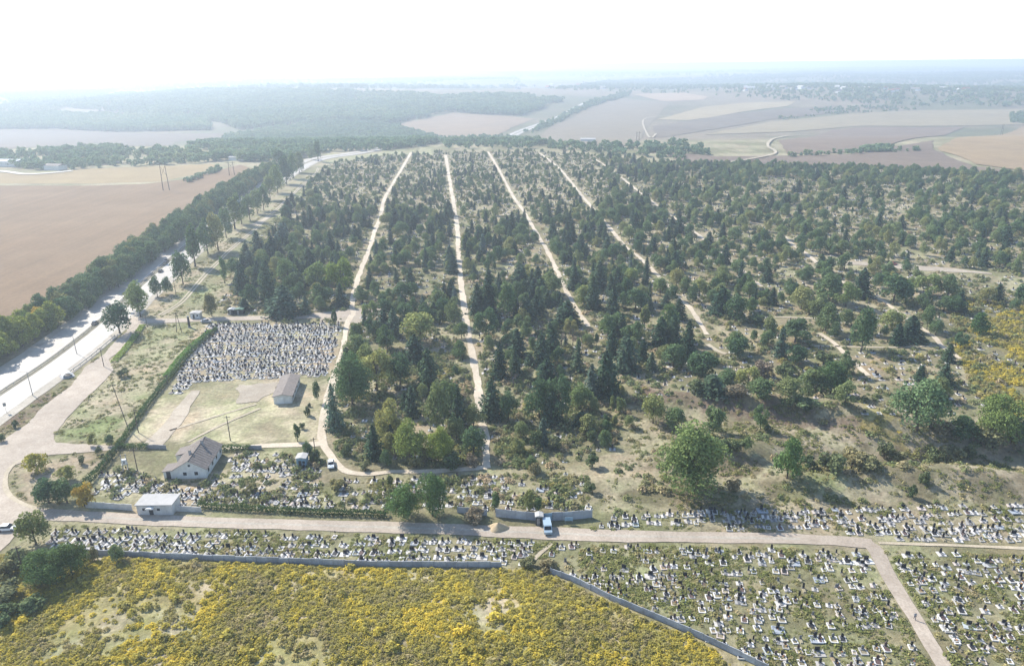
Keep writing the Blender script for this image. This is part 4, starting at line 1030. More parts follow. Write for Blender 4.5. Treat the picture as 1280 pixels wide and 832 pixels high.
grave_rows(Z_FIELD, 1.8, 2.4, 0.74, 11, 'in the field by the slanting fence', bias=_bp)
grave_rows(Z_FIELD2, 1.8, 2.4, 0.78, 12, 'in the field beyond the branching path', bias=_bp)
grave_rows(Z_STRIP, 1.6, 2.35, 1.0, 13, 'in the strip below the lower road', bias=_bd)
grave_rows(Z_UPPER, 1.75, 2.5, 0.95, 14, 'in the strip under the dry slope', bias=_bd)
grave_rows(Z_LOWLEFT, 1.75, 2.5, 0.85, 15, 'in the plot beside the white house', bias=_bd)
grave_rows(Z_MIDLOW, 1.9, 2.6, 0.66, 16, 'in the plot below the wooded lanes', bias=_bd)
grave_rows(Z_DENSE, 1.5, 2.2, 1.6, 17, 'in the dense block below the cross road', bias=_bd)
grave_rows([(p[0], p[1]) for p in Z_FOREST if p[1] > 0], 3.8, 4.2, 0.5, 18, 'under the trees of the wooded graves', bias=_bd)
ga = np.array([(g[0], g[1]) for g in GRAVES])
okg = road_clear(ga[:, 0], ga[:, 1], 0.9)
_trees_xy = np.array([(*G(t[0], t[1])[:2], metres(t[3] * 0.3, G(t[0], t[1]))) for t in TREES if t[1] > 560 and t[4] != 'shrub'])
for (tx, ty, tr) in _trees_xy: okg &= (ga[:, 0] - tx) ** 2 + (ga[:, 1] - ty) ** 2 > 1.2 ** 2
gpx, gpy, gd = PX(np.column_stack([ga, hz(ga[:, 0], ga[:, 1])]))
okg &= (gpx > -60) & (gpx < 1480) & (gpy < 1000)
HOUSE_KEEP = [[(205, 606), (262, 606), (290, 560), (215, 552)], [(165, 655), (222, 655), (222, 618), (165, 618)]]
for hk in HOUSE_KEEP: okg &= ~inpoly(gpx, gpy, np.array(hk))
gi_ = np.where(okg)[0]
gi_ = gi_[np.argsort(gd[gi_])]
print('graves', len(gi_))
inframe = [i for i in gi_ if -2 < gpx[i] < 1282 and gpy[i] < 834]
near = inframe[:296]; ns = set(near)
PATH_LINE = smooth_line(wpoly([(1092, 684), (1113, 722), (1144, 773), (1180, 832), (1215, 890)]), 1.0); FENCE_LINE = smooth_line(wpoly([(688, 716), (760, 748), (850, 786), (965, 840)]), 1.0); ROAD_LINE = smooth_line(wpoly([(740, 668.5), (900, 671.5), (1000, 673), (1092, 679)]), 1.0)
for n_, i in enumerate(near):
    x, y, rz, v, s, fieldw = GRAVES[i]
    parts, lab = GV[v]
    e = empty('grave', (x, y, float(hz(x, y))), rz); e.scale = (s, s, s)
    for pn, me in parts.items(): link(pn, me, e)
    if n_ % 4 == 1: link('flowers', FLOWER, e)
    fl = ' and flowers' if n_ % 4 == 1 else ''
    def dist(C): return float(np.min(np.hypot(C[:, 0] - x, C[:, 1] - y)))
    if 'slanting' in fieldw or 'beyond' in fieldw:
        side = 'on the fence side of the branching path' if 'slanting' in fieldw else 'on the far side of the branching path'
        dp, df, dr = dist(PATH_LINE), dist(FENCE_LINE), dist(ROAD_LINE)
        fieldw = 'beside the branching path, ' + ('fence side' if 'slanting' in fieldw else 'far side') if dp < 7 else 'hugging the slanting fence' if df < 7 else 'just below the lower road' if dr < 9 else ('midway between fence and path' if dp < df * 1.6 and df < dp * 1.6 else 'nearer the slanting fence' if df < dp else 'nearer the branching path') if 'slanting' in fieldw else 'in the field beyond the path'
    tag(e, f'{lab}{fl}, {fieldw}', 'grave', 'graves ' + fieldw)
# the others: one joined mass of small plots and stones
gm = []; 
for parts, lab in GV:
    V = []; F = []; I = []
    mats = []
    for pn, me in parts.items():
        if me.materials[0] not in mats: mats.append(me.materials[0])
        b = len(V); V += [tuple(v.co) for v in me.vertices]
        for p in me.polygons: F.append([b + q for q in p.vertices]); I.append(mats.index(me.materials[0]))
    me = bpy.data.meshes.new('plot'); me.from_pydata(V, [], F)
    for m in mats: me.materials.append(m)
    me.polygons.foreach_set('material_index', I); me.update(); gm.append(me)
far_g = [i for i in gi_ if i not in ns]
gc = proto_collection('plots', gm)
GP = np.array([(GRAVES[i][0], GRAVES[i][1], float(hz(GRAVES[i][0], GRAVES[i][1]))) for i in far_g])
GS = np.array([[GRAVES[i][4]] * 3 for i in far_g])
scatter('distant_graves', GP, GS, [GRAVES[i][2] for i in far_g], [GRAVES[i][3] for i in far_g], gc, 'countless further headstones and pale plots up the cemetery', 'graves')

# ---------------------------------------------------------------- fences, walls, hedges
FENCES = []
def panel_fence(name, line, h, m, label, panel=2.5, cat='fence', pm=None):
    P = smooth_line(wpoly(line), 0.4)
    FENCES.append(P)
    d = np.concatenate([[0], np.cumsum(np.linalg.norm(np.diff(P, axis=0), axis=1))])
    n = int(d[-1] // panel)
    Q = np.stack([np.interp(np.arange(n + 1) * panel, d, P[:, k]) for k in (0, 1)], 1)
    e = empty(name, (Q[0][0], Q[0][1], float(hz(*Q[0]))))
    pan = MB().box((0, 0, h / 2 - 0.1), (panel - 0.17, 0.09, h + 0.1))
    for k in range(4): pan.box((0, 0, 0.28 + k * h * 0.24), (panel - 0.3, 0.13, h * 0.15))
    pan = pan.mesh('panel', m); post = MB().box((0, 0, h / 2 - 0.05), (0.17, 0.19, h + 0.25)).mesh('post', pm or m)
    r = np.random.default_rng(int(Q[0][0] * 10) % 1000)
    for i in range(n + 1):
        q = Q[i]; o = link('post', post, e, (q[0] - Q[0][0], q[1] - Q[0][1], float(hz(*q) - hz(*Q[0]))))
        if i == n: break
        w = Q[i + 1]; a = math.atan2(w[1] - q[1], w[0] - q[0]); mid = (q + w) / 2
        o.rotation_euler = (0, 0, a)
        o = link('panel', pan, e, (mid[0] - Q[0][0], mid[1] - Q[0][1], float(hz(*mid) - hz(*Q[0])) + r.normal() * 0.06)); o.rotation_euler = (r.normal() * 0.015, 0, a)
    return tag(e, label, cat)
panel_fence('concrete_fence', [(86, 691), (160, 695), (270, 700), (380, 704), (470, 707), (560, 708), (640, 708)], 1.45, M_fence, 'long grey concrete panel fence between grave strip and yellow meadow')
panel_fence('concrete_fence', [(688, 716), (720, 728), (760, 748), (810, 769), (850, 786), (905, 811), (965, 840)], 1.4, M_fence, 'grey panel fence slanting down between yellow meadow and wide grave field')
panel_fence('concrete_fence', [(620, 645), (650, 648), (672, 650)], 2.3, M_fence, 'grey panel wall by the sand heap, on the cypress side')
panel_fence('concrete_fence', [(690, 650), (712, 649), (740, 646)], 2.3, M_fence, 'grey panel wall on the dry slope side of the metal gate')
panel_fence('concrete_fence', [(572, 640), (600, 643), (620, 645)], 1.8, M_fence, 'short shaded stretch of panel wall beside the dark shrub')
panel_fence('pale_wall', [(108, 634), (135, 635), (172, 638)], 1.7, M_palewall, 'pale panel wall beside the small flat-roofed building', 2.5, 'wall')
panel_fence('pale_wall', [(216, 638), (240, 639), (262, 640)], 1.6, M_palewall, 'short pale wall joining the flat-roofed building to the hedge', 2.5, 'wall')
panel_fence('yard_fence', [(183, 560), (214, 561)], 1.2, M_concrete, 'low grey fence between clipped hedge and white house', 2.0)
panel_fence('yard_fence', [(310, 561), (332, 561)], 1.2, M_concrete, 'low grey fence on the lane side of the white house', 2.0)

def hedge(line, h, w, label, tint=(1, 1, 1), seed=0, gap=0.0):
    P = smooth_line(wpoly(line), 1.0); r = np.random.default_rng(seed)
    V = []; Q = []
    T = np.gradient(P, axis=0); T /= np.linalg.norm(T, axis=1)[:, None]
    for i in range(len(P)):
        if gap and vnoise(np.array([i * 1.0]), np.array([seed * 3.0]), 3, 5)[0] < gap: continue
        n = 85
        s = r.uniform(-0.6, 0.6, n); a = r.uniform(-0.3, math.pi + 0.3, n)
        rr = 1 - 0.3 * r.random(n) ** 2
        sq = np.maximum(np.abs(np.cos(a)), np.abs(np.sin(a)))
        hh = h * (0.85 + 0.3 * vnoise(np.array([P[i][0]]), np.array([P[i][1]]), 2.5, 9)[0])
        o = np.cos(a) / sq * w / 2 * rr; z = np.maximum(np.sin(a), -0.1) / sq * hh * rr
        x = P[i][0] + T[i][0] * s - T[i][1] * o; y = P[i][1] + T[i][1] * s + T[i][0] * o
        V.append(np.column_stack([x, y, np.maximum(z, 0.05 + 0.5 * hh * r.random(n) * (np.sin(a) < 0.3)) + hz(x, y)])); Q.append(np.column_stack([-T[i][1] * np.cos(a), T[i][0] * np.cos(a), np.sin(a)]))
    V = np.concatenate(V); Q = np.concatenate(Q); c = np.array([P[0][0], P[0][1], 0])
    VV, F = leaf_quads(V - c, Q, 0.2, r, 0.6)
    o = link('hedge', np_mesh('hedge', VV, F, [F_BROAD]), None, c); o.color = (*tint, 1)
    return tag(o, label, 'hedge')
hedge([(270, 413), (240, 440), (215, 470), (190, 500), (165, 535), (149, 558)], 1.5, 1.5, 'long dark hedge running down beside the yard from the cross road', (0.45, 0.55, 0.45), 1)
hedge([(149, 560), (140, 570), (126, 588), (108, 606)], 1.8, 1.9, 'dark hedge continuing down to the shrubs by the junction', (0.5, 0.58, 0.48), 2)
hedge([(150, 560), (168, 560), (184, 560)], 1.5, 1.4, 'short clipped dark hedge across the top of the house plot', (0.45, 0.6, 0.5), 3)
hedge([(276, 562), (294, 562), (311, 562)], 1.6, 1.5, 'dark clipped hedge between white house and low fence', (0.45, 0.6, 0.5), 4)
hedge([(250, 634), (300, 637), (345, 639), (360, 640)], 1.5, 1.5, 'dark hedge lining the lower road near the small building', (0.4, 0.5, 0.4), 5, 0.05)
hedge([(364, 640), (400, 642), (440, 643), (482, 645)], 1.4, 1.6, 'dark broken hedge lining the lower road before the shade trees', (0.42, 0.5, 0.4), 6, 0.2)
hedge([(262, 414), (232, 440), (208, 470)], 0.7, 2.2, 'low bright green growth along the yard hedge', (1.5, 1.7, 0.9), 7, 0.2)
hedge([(178, 408), (160, 432), (143, 452)], 0.8, 2.4, 'low green weedy bank along the access road', (1.3, 1.4, 0.9), 8, 0.25)

# ---------------------------------------------------------------- buildings
def at(px, py): return G(px, py)
# white house: gable to the camera
a, b, c3 = at(220, 597), at(258, 598), at(276, 569)
hx = (b - a)[:2]; HWd = float(np.linalg.norm(hx)); hrz = math.atan2(c3[1] - b[1], c3[0] - b[0]) - math.pi / 2
HL = float(np.linalg.norm((c3 - b)[:2])) * 1.05
e = empty('white_house', ((a + b) / 2), hrz)
wl, wh, rh = HWd / 2, 2.9, 5.4
w = MB().prism([(-wl, -0.2), (wl, -0.2), (wl, wh), (0, rh), (-wl, wh)], HL, 0).build('wall', M_whitewash, e)
for sx, nm in ((-1, 'roof_slope'), (1, 'roof_slope')):
    sl = (rh - wh) / wl; ex = wl + 0.5; ez = wh - 0.5 * sl
    prof = [(sx * ex, ez + 0.03), (sx * 0.02, rh + 0.05), (sx * 0.02, rh + 0.2), (sx * ex, ez + 0.18)]
    if sx > 0: prof = prof[::-1]
    rf = MB().prism(prof, HL + 0.4, -0.45).build(nm, M_slate, e)
    rib = MB()
    for k in range(int(HL / 1.1)):
        y = 0.2 + k * 1.1; m0 = Vector((sx * ex, y, ez + 0.19)); m1 = Vector((sx * 0.1, y, rh + 0.205)); rib.tube(m0, m1, 0.035, 0.035, 4)
    rib.build('roof_batten', M_slate, rf)
MB().box((0, HL / 2, rh + 0.19), (0.3, HL + 0.7, 0.1)).build('ridge', M_slate, e)
for cx_, cyy in ((0.6, HL * 0.72), (-0.8, HL * 0.3)):
    ch = MB().box((cx_, cyy, rh + 0.2), (0.6, 0.6, 1.7)).build('chimney', M_concrete, e); MB().box((cx_, cyy, rh + 1.09), (0.75, 0.75, 0.12)).build('chimney_cap', M_slate, ch)
for k in range(4):
    fr = MB().box((wl + 0.03, 1.7 + k * (HL - 3) / 3, 1.6), (0.07, 1.15, 1.3)).build('window', M_white, e); MB().box((wl + 0.06, 1.7 + k * (HL - 3) / 3, 1.6), (0.06, 0.95, 1.1)).build('pane', M_glass, fr)
for x in (-1.4, 1.6):
    fr = MB().box((x, -0.03, 1.5), (1.15, 0.07, 1.2)).build('window', M_white, e); MB().box((x, -0.06, 1.5), (0.95, 0.06, 1.0)).build('pane', M_glass, fr)
fr = MB().box((0, -0.03, 3.9), (0.6, 0.07, 0.6)).build('attic_window', M_dark, e)
lt = MB().prism([(-wl - 3.0, -0.2), (-wl - 0.02, -0.2), (-wl - 0.02, 2.5), (-wl - 3.0, 2.1)], 4.2, 0.4).build('porch', M_whitewash, e)
MB().prism([(-wl - 3.3, 2.1), (-wl - 0.02, 2.56), (-wl - 0.02, 2.7), (-wl - 3.3, 2.24)], 4.5, 0.1).build('porch_roof', M_slate, lt)
MB().box((-wl - 1.7, 0.36, 1.0), (1.1, 0.08, 2.1)).build('door', M_dark, lt)
an = MB().prism([(-wl - 2.6, -0.2), (-wl - 0.02, -0.2), (-wl - 0.02, 2.4), (-wl - 2.6, 2.4)], HL - 0.3, HL - 4.4).build('annexe', M_whitewash, e)
MB().prism([(-wl - 2.9, 2.42), (-wl - 0.02, 2.42), (-wl - 0.02, 3.1)], HL, HL - 4.7).build('annexe_roof', M_slate, an)
tag(e, 'white gabled house with a grey sheet roof above the lower graves', 'house')

# long shed in the yard
a, b, c3 = at(343, 504), at(365, 504), at(375, 478)
wl = float(np.linalg.norm((b - a)[:2])) / 2; HL = float(np.linalg.norm((c3 - b)[:2]))
e = empty('long_shed', (a + b) / 2, math.atan2(c3[1] - b[1], c3[0] - b[0]) - math.pi / 2)
MB().prism([(-wl, -0.2), (wl, -0.2), (wl, 2.6), (0, 3.3), (-wl, 2.6)], HL, 0).build('wall', M_whitewash, e)
for sx in (-1, 1):
    prof = [(sx * (wl + 0.4), 2.52), (sx * 0.02, 3.35), (sx * 0.02, 3.5), (sx * (wl + 0.4), 2.67)]
    MB().prism(prof[::-1] if sx > 0 else prof, HL + 0.4, -0.4).build('roof_slope', M_slate, e)
for k in range(4):
    fr = MB().box((wl + 0.03, 2.5 + k * (HL - 5) / 3, 1.5), (0.07, 1.3, 1.0)).build('window', M_dark, e)
dr = MB().box((-0.8, -0.04, 1.05), (2.2, 0.08, 2.3)).build('door', M_white, e)
tag(e, 'long white-walled shed with a grey roof standing alone in the yard', 'shed')

# small flat-roofed building on the lower road
a, b = at(173, 642.5), at(216, 643.5)
wl = float(np.linalg.norm((b - a)[:2])) / 2
e = empty('roadside_building', (a + b) / 2, 0.0)
MB().box((0, 2.3, 1.3), (2 * wl, 4.6, 3.0)).build('wall', M_palewall, e)
rf = MB().box((0, 2.3, 2.9), (2 * wl + 0.5, 5.2, 0.2)).build('roof', M_flatroof, e)
dr = MB().box((-0.9, -0.04, 1.0), (1.0, 0.08, 2.1)).build('door', M_dark, e); MB().box((-0.55, -0.1, 1.0), (0.1, 0.08, 0.1)).build('handle', M_steel, dr)
MB().prism([(-1.9, 2.15), (0.1, 2.15), (-0.3, 2.45), (-0.9, 2.55), (-1.5, 2.45)], 0.0, -1.1).build('awning', M_white, e)
for x in (1.0, -2.6):
    fr = MB().box((x, -0.03, 1.6), (1.0, 0.07, 0.9)).build('window', M_white, e); MB().box((x, -0.06, 1.6), (0.8, 0.06, 0.7)).build('pane', M_glass, fr)
tag(e, 'small pale flat-roofed building with an awning beside the lower road', 'building')

def hut(name, px, py, w, d, h, wm, rm, label, rz=0.0, ov=0.25, pitch=0.3):
    e = empty(name, at(px, py), rz)
    MB().box((0, d / 2, h / 2 - 0.1), (w, d, h + 0.2)).build('wall', wm, e)
    MB().prism([(-w / 2 - ov, h + 0.03), (w / 2 + ov, h + 0.03), (w / 2 + ov, h + 0.13), (0, h + pitch + 0.13), (-w / 2 - ov, h + 0.13)], d + ov, -ov).build('roof', rm, e)
    MB().box((-w * 0.12, -0.03, 0.95), (0.8, 0.06, 1.9)).build('door', M_dark if wm is not M_dark else M_steel, e)
    fr = MB().box((w * 0.28, -0.03, 1.4), (0.7, 0.06, 0.7)).build('window', M_glass, e)
    return tag(e, label, 'hut')
hut('kiosk', 289, 393, 2.6, 2.6, 2.2, M_dark, M_steel, 'small dark kiosk by the cross road, the grey-roofed one')
hut('kiosk', 299, 393, 3.4, 2.6, 2.2, M_dark, M_green_paint, 'small dark kiosk by the cross road, the green-roofed one')
hut('gate_house', 244, 398, 4.2, 3.0, 2.4, M_whitewash, M_flatroof, 'small white gate house where the cross road enters the cemetery')
hut('chapel_hut', 377, 583, 2.6, 2.6, 2.6, M_blue_paint, M_flatroof, 'small blue hut among shrubs beside the curving lane')
hut('guard_booth', 674, 656, 1.6, 1.6, 2.4, M_dark, M_flatroof, 'narrow dark booth standing against the panel wall')
# metal gate next to the booth
e = empty('metal_gate', at(684, 651), 0.1)
for sx in (-0.62, 0.62):
    lf = MB().box((sx, 0, 1.2), (1.2, 0.08, 2.2)).build('gate_leaf', M_blue_paint, e); MB().box((sx, -0.06, 1.2), (1.2, 0.06, 0.08)).build('rail', M_steel, lf)
for sx in (-1.35, 1.35): MB().box((sx, 0, 1.2), (0.2, 0.2, 2.6)).build('post', M_steel, e)
tag(e, 'blue-grey metal double gate between the two panel walls', 'gate')
e = empty('notice_board', at(711, 654), 0.0)
MB().box((0, 0, 1.3), (2.0, 0.06, 1.0)).build('board', M_blue_paint, e)
for sx in (-0.8, 0.8): MB().box((sx, 0.06, 0.8), (0.08, 0.08, 1.8)).build('leg', M_steel, e)
tag(e, 'pale blue board on two legs in front of the panel wall', 'board')
e = empty('gate_pillar', at(237, 409), 0.0)
MB().box((0, 0, 2.4), (0.75, 0.75, 5.0), 0, 0.85).build('shaft', M_dark, e); MB().box((0, 0, 4.98), (0.9, 0.9, 0.2)).build('cap', M_concrete, e); MB().box((0, 0, 0.15), (1.1, 1.1, 0.5)).build('base', M_concrete, e)
tag(e, 'tall dark gate pillar beside the white gate house', 'pillar')
# sand heap
r9 = np.random.default_rng(9); n = 24
V = []; F = []
for j in range(7):
    t = j / 6
    for i in range(n):
        a = 6.283 * i / n; rr = 2.6 * (1 - t) ** 0.9 * (1 + 0.18 * math.sin(3 * a + 1) + r9.normal() * 0.04) + 0.03
        V.append((rr * math.cos(a), rr * 0.7 * math.sin(a), 1.75 * t ** 0.9 - 0.1 + r9.normal() * 0.03))
for j in range(6):
    for i in range(n): F.append((j * n + i, j * n + (i + 1) % n, (j + 1) * n + (i + 1) % n, (j + 1) * n + i))
o = link('sand_heap', np_mesh('sand_heap', V, F, [M_sand], True), None, at(623, 660)); tag(o, 'heap of yellow sand beside the lower road', 'heap')

# far sheds and village houses
def far_house(px, py, w, d, h, rm, wm, label, group, rz):
    e = empty('village_house', G(px, py, -0.4), rz)
    MB().box((0, 0, h / 2), (w, d, h + 0.4)).build('wall', wm, e)
    MB().prism([(-w / 2 - 0.5, h + 0.22), (w / 2 + 0.5, h + 0.22), (0, h + 0.22 + w * 0.33)], d / 2 + 0.5, -d / 2 - 0.5).build('roof', rm, e)
    tag(e, label, 'house', group)
rv = np.random.default_rng(31)
def hamlet(n, poly, label, group, smin=9, smax=16):
    P = np.array(poly, float); lo, hi = P.min(0), P.max(0); k = 0
    while k < n:
        x, y = rv.uniform(lo, hi)
        if not inpoly(np.array([x]), np.array([y]), P)[0]: continue
        far_house(x, y, rv.uniform(smin, smax), rv.uniform(smin, smax * 1.5), rv.uniform(4, 7), [M_flatroof, M_slate, M_flatroof, M_roofred][rv.integers(4)], M_white, label, group, rv.uniform(0, 3)); k += 1
hamlet(26, [(840, 108), (1080, 100), (1150, 108), (1140, 114), (1000, 118), (860, 116)], 'pale house among the trees of the far village beyond the straw field', 'houses of the far village', 12, 20)
hamlet(12, [(1080, 112), (1240, 110), (1240, 116), (1100, 118)], 'pale house at the end of the far village towards the ochre field', 'houses at the village end', 11, 18)
hamlet(16, [(600, 106), (760, 100), (760, 114), (620, 116)], 'pale house scattered in the woods where the distant highway disappears', 'houses by the distant highway', 14, 24)
hamlet(7, [(170, 116), (240, 113), (250, 119), (180, 121)], 'white farm building in a clearing of the far woods', 'far farm buildings', 16, 26)
def big_shed(px, py, w, d, h, label, rz=0.0, rm=None):
    e = empty('farm_shed', G(px, py), rz)
    MB().box((0, 0, h / 2 - 0.2), (w, d, h + 0.4)).build('wall', M_whitewash, e); MB().prism([(-w / 2 - 0.5, h + 0.02), (w / 2 + 0.5, h + 0.02), (0, h + 1.6)], d / 2 + 0.5, -d / 2 - 0.5).build('roof', rm or M_flatroof, e)
    tag(e, label, 'shed')
big_shed(302, 200, 14, 26, 4, 'long pale-roofed shed at the wood edge behind the stubble field', 1.3)
big_shed(14, 207, 22, 34, 6, 'large blue-grey industrial shed beyond the side road', 1.4, M_bluegrey)
big_shed(70, 212, 12, 20, 5, 'smaller shed beside the side road', 1.3, M_slate)
big_shed(140, 203, 10, 16, 4, 'white shed among the trees behind the yellow field', 0.9)
big_shed(430, 178, 12, 22, 4, 'pale roof in the trees near the highway crest', 1.3)
big_shed(735, 177, 10, 22, 4, 'pale building at the foot of the grey-brown slope', 1.4)
big_shed(765, 184, 9, 16, 4, 'small pale building among trees above the cemetery edge', 1.2)

# ---------------------------------------------------------------- poles, pylons, cables
POLE_TOPS = []
def pole(px, py, hp, label, arm=True, lamp=False, m=None, name='utility_pole', lean=0.0):
    p = at(px, py); h = float(metres(hp, p, True))
    e = empty(name, p, 0.3)
    e.rotation_euler = (0, lean, 0.3)
    MB().tube((0, 0, -0.3), (0, 0, h), 0.15, 0.10, 8).build('shaft', m or M_wood, e)
    if arm:
        cb = MB().box((0, 0, h - 0.5), (1.9, 0.1, 0.12)).build('crossarm', m or M_wood, e)
        for x in (-0.85, 0, 0.85): MB().tube((x, 0, h - 0.44), (x, 0, h - 0.2), 0.05, 0.04, 6).build('insulator', M_white, cb)
    if lamp:
        MB().tube((0, 0, h - 0.1), (-1.6, 0.0, h + 0.35), 0.045, 0.035, 6).build('bracket', M_steel, e); MB().box((-1.85, 0, h + 0.36), (0.6, 0.22, 0.12)).build('lamp_head', M_concrete, e)
    tag(e, label, 'pole'); POLE_TOPS.append(p + np.array([0, 0, h - 0.2]))
    return p + np.array([0, 0, h - 0.2])
t1 = pole(288, 550, 32, 'thin wooden pole standing alone in the yard grass')
t2 = pole(41, 494, 30, 'lamp post at the highway edge nearer the junction', False, True, M_steel, 'lamp_post')
t3 = pole(96, 442, 22, 'lamp post at the highway edge beyond the white shelter', False, True, M_steel, 'lamp_post')
t4 = pole(130, 458, 24, 'wooden pole at the bend of the access road')
t5 = pole(161, 537, 60, 'tall wooden pole rising from the verge beside the hedge', lean=-0.12)
t6 = pole(173, 540, 30, 'wooden pole just inside the yard hedge')
t7 = pole(172, 588, 30, 'wooden pole above the lower graves near the transformer')
t8 = pole(210, 480, 12, 'short pole in the yard hedge beside the dense grave block')
t9 = pole(184, 408, 13, 'short pole where the access road meets the cross road')
t10 = pole(30, 718, 40, 'wooden pole in the thicket at the end of the meadow')
t11 = pole(240, 440, 10, 'short pole on the grass beside the upper hedge')
t12 = pole(395, 575, 30, 'pole beside the blue hut')
t13 = pole(220, 368, 18, 'pole on the grass between field track and highway trees')
def cable(a, b, sag, label, grp=None):
    n = 14; P = [Vector(a) * (1 - t) + Vector(b) * t - Vector((0, 0, sag * 4 * t * (1 - t))) for t in [i / n for i in range(n + 1)]]
    m = MB()
    for i in range(n): m.tube(P[i], P[i + 1], 0.022, 0.022, 4, False)
    tag(m.build('power_cable', M_wire), label, 'cable', grp)
cable(t4, t5, 1.5, 'power cable from the access road bend to the tall verge pole'); cable(t5, t7, 1.2, 'power cable from the tall verge pole to the pole above the lower graves')
cable(t7, t10, 2.0, 'power cable slanting over the junction to the thicket pole'); cable(t7 + [0.8, 0, 0], t10 + [0.8, 0, 0], 2.2, 'second power cable slanting over the junction to the thicket pole')
cable(t9, t4, 1.2, 'power cable along the access road'); cable(t6, t1, 1.0, 'power cable across the yard')
# A-frame pole
p = at(224, 415); h = float(metres(24, p, True)); e = empty('braced_pole', p)
for sx in (-1, 1): MB().tube((sx * 1.1, 0, -0.3), (sx * 0.1, 0, h), 0.14, 0.1, 8).build('leg', M_wood, e)
MB().tube((-0.6, 0, h * 0.5), (0.6, 0, h * 0.5), 0.07, 0.07, 6).build('brace', M_wood, e); MB().box((0, 0, h - 0.3), (1.8, 0.1, 0.12)).build('crossarm', M_wood, e)
tag(e, 'two-legged braced wooden pole beside the gate pillar', 'pole')
# transformer on posts
p = at(158, 590); e = empty('transformer', p, 0.4)
for sx in (-0.6, 0.6): MB().tube((sx, 0, -0.2), (sx, 0, 5.6), 0.13, 0.1, 8).build('leg', M_concrete, e)
MB().box((0, 0, 2.6), (1.6, 0.9, 0.12)).build('platform', M_steel, e)
bx_ = MB().box((0, 0, 3.4), (1.2, 0.9, 1.4)).build('cabinet', M_white, e); MB().box((0, -0.47, 3.4), (0.5, 0.04, 0.9)).build('hatch', M_steel, bx_)
MB().box((0, 0, 5.3), (2.0, 0.1, 0.12)).build('crossarm', M_wood, e)
tag(e, 'white transformer cabinet on two legs above the lower graves', 'transformer')
# portal pylons in the fields
def pylon(px, py, hp, label):
    p = at(px, py); h = float(metres(hp, p, True)); e = empty('pylon', p, 0.5)
    for sx in (-2.6, 2.6): MB().tube((sx, 0, -0.5), (sx * 0.8, 0, h), 0.34, 0.2, 6).build('leg', M_wood, e)
    MB().box((0, 0, h * 0.9), (9, 0.35, 0.35)).build('crossarm', M_wood, e)
    MB().tube((-2.4, 0, h * 0.5), (2.2, 0, h * 0.85), 0.12, 0.12, 5).build('brace', M_wood, e); MB().tube((2.4, 0, h * 0.5), (-2.2, 0, h * 0.85), 0.12, 0.12, 5).build('brace', M_wood, e)
    tag(e, label, 'pylon')
pylon(208, 238, 33, 'two-legged wooden pylon standing in the stubble field')
pylon(290, 219, 16, 'far two-legged pylon at the corner of the stubble field')
pylon(797, 180, 14, 'far two-legged pylon below the grey-brown slope')
pylon(1252, 168, 13, 'far two-legged pylon on the ochre field')
# guard rail in the median and on the verge
def guard_rail(line, off, label, n0, n1):
    P = smooth_line(line, 4.0); T = np.gradient(P, axis=0); T /= np.linalg.norm(T, axis=1)[:, None]; C = P + off * np.stack([-T[:, 1], T[:, 0]], 1)
    C = C[n0:n1]; b0 = np.array([*C[0], float(hz(*C[0]))]); e = empty('guard_rail', b0)
    post = MB().box((0, 0, 0.35), (0.12, 0.12, 0.9)).mesh('post', M_steel)
    for i, q in enumerate(C):
        z = float(hz(*q)) - b0[2]; link('post', post, e, (q[0] - b0[0], q[1] - b0[1], z))
        if i < len(C) - 1:
            w = C[i + 1]; m = (q + w) / 2; L = float(np.linalg.norm(w - q)); o = MB().box((0, 0, 0), (L, 0.07, 0.32)).build('rail', M_steel, e, (m[0] - b0[0], m[1] - b0[1], z + 0.66)); o.rotation_euler = (0, 0, math.atan2(w[1] - q[1], w[0] - q[0]))
    tag(e, label, 'guard rail')
guard_rail(_h, 0.0, 'steel guard rail along the highway median', 6, 62)
guard_rail(_h, -14.4, 'short steel guard rail on the verge beside the junction', 10, 20)

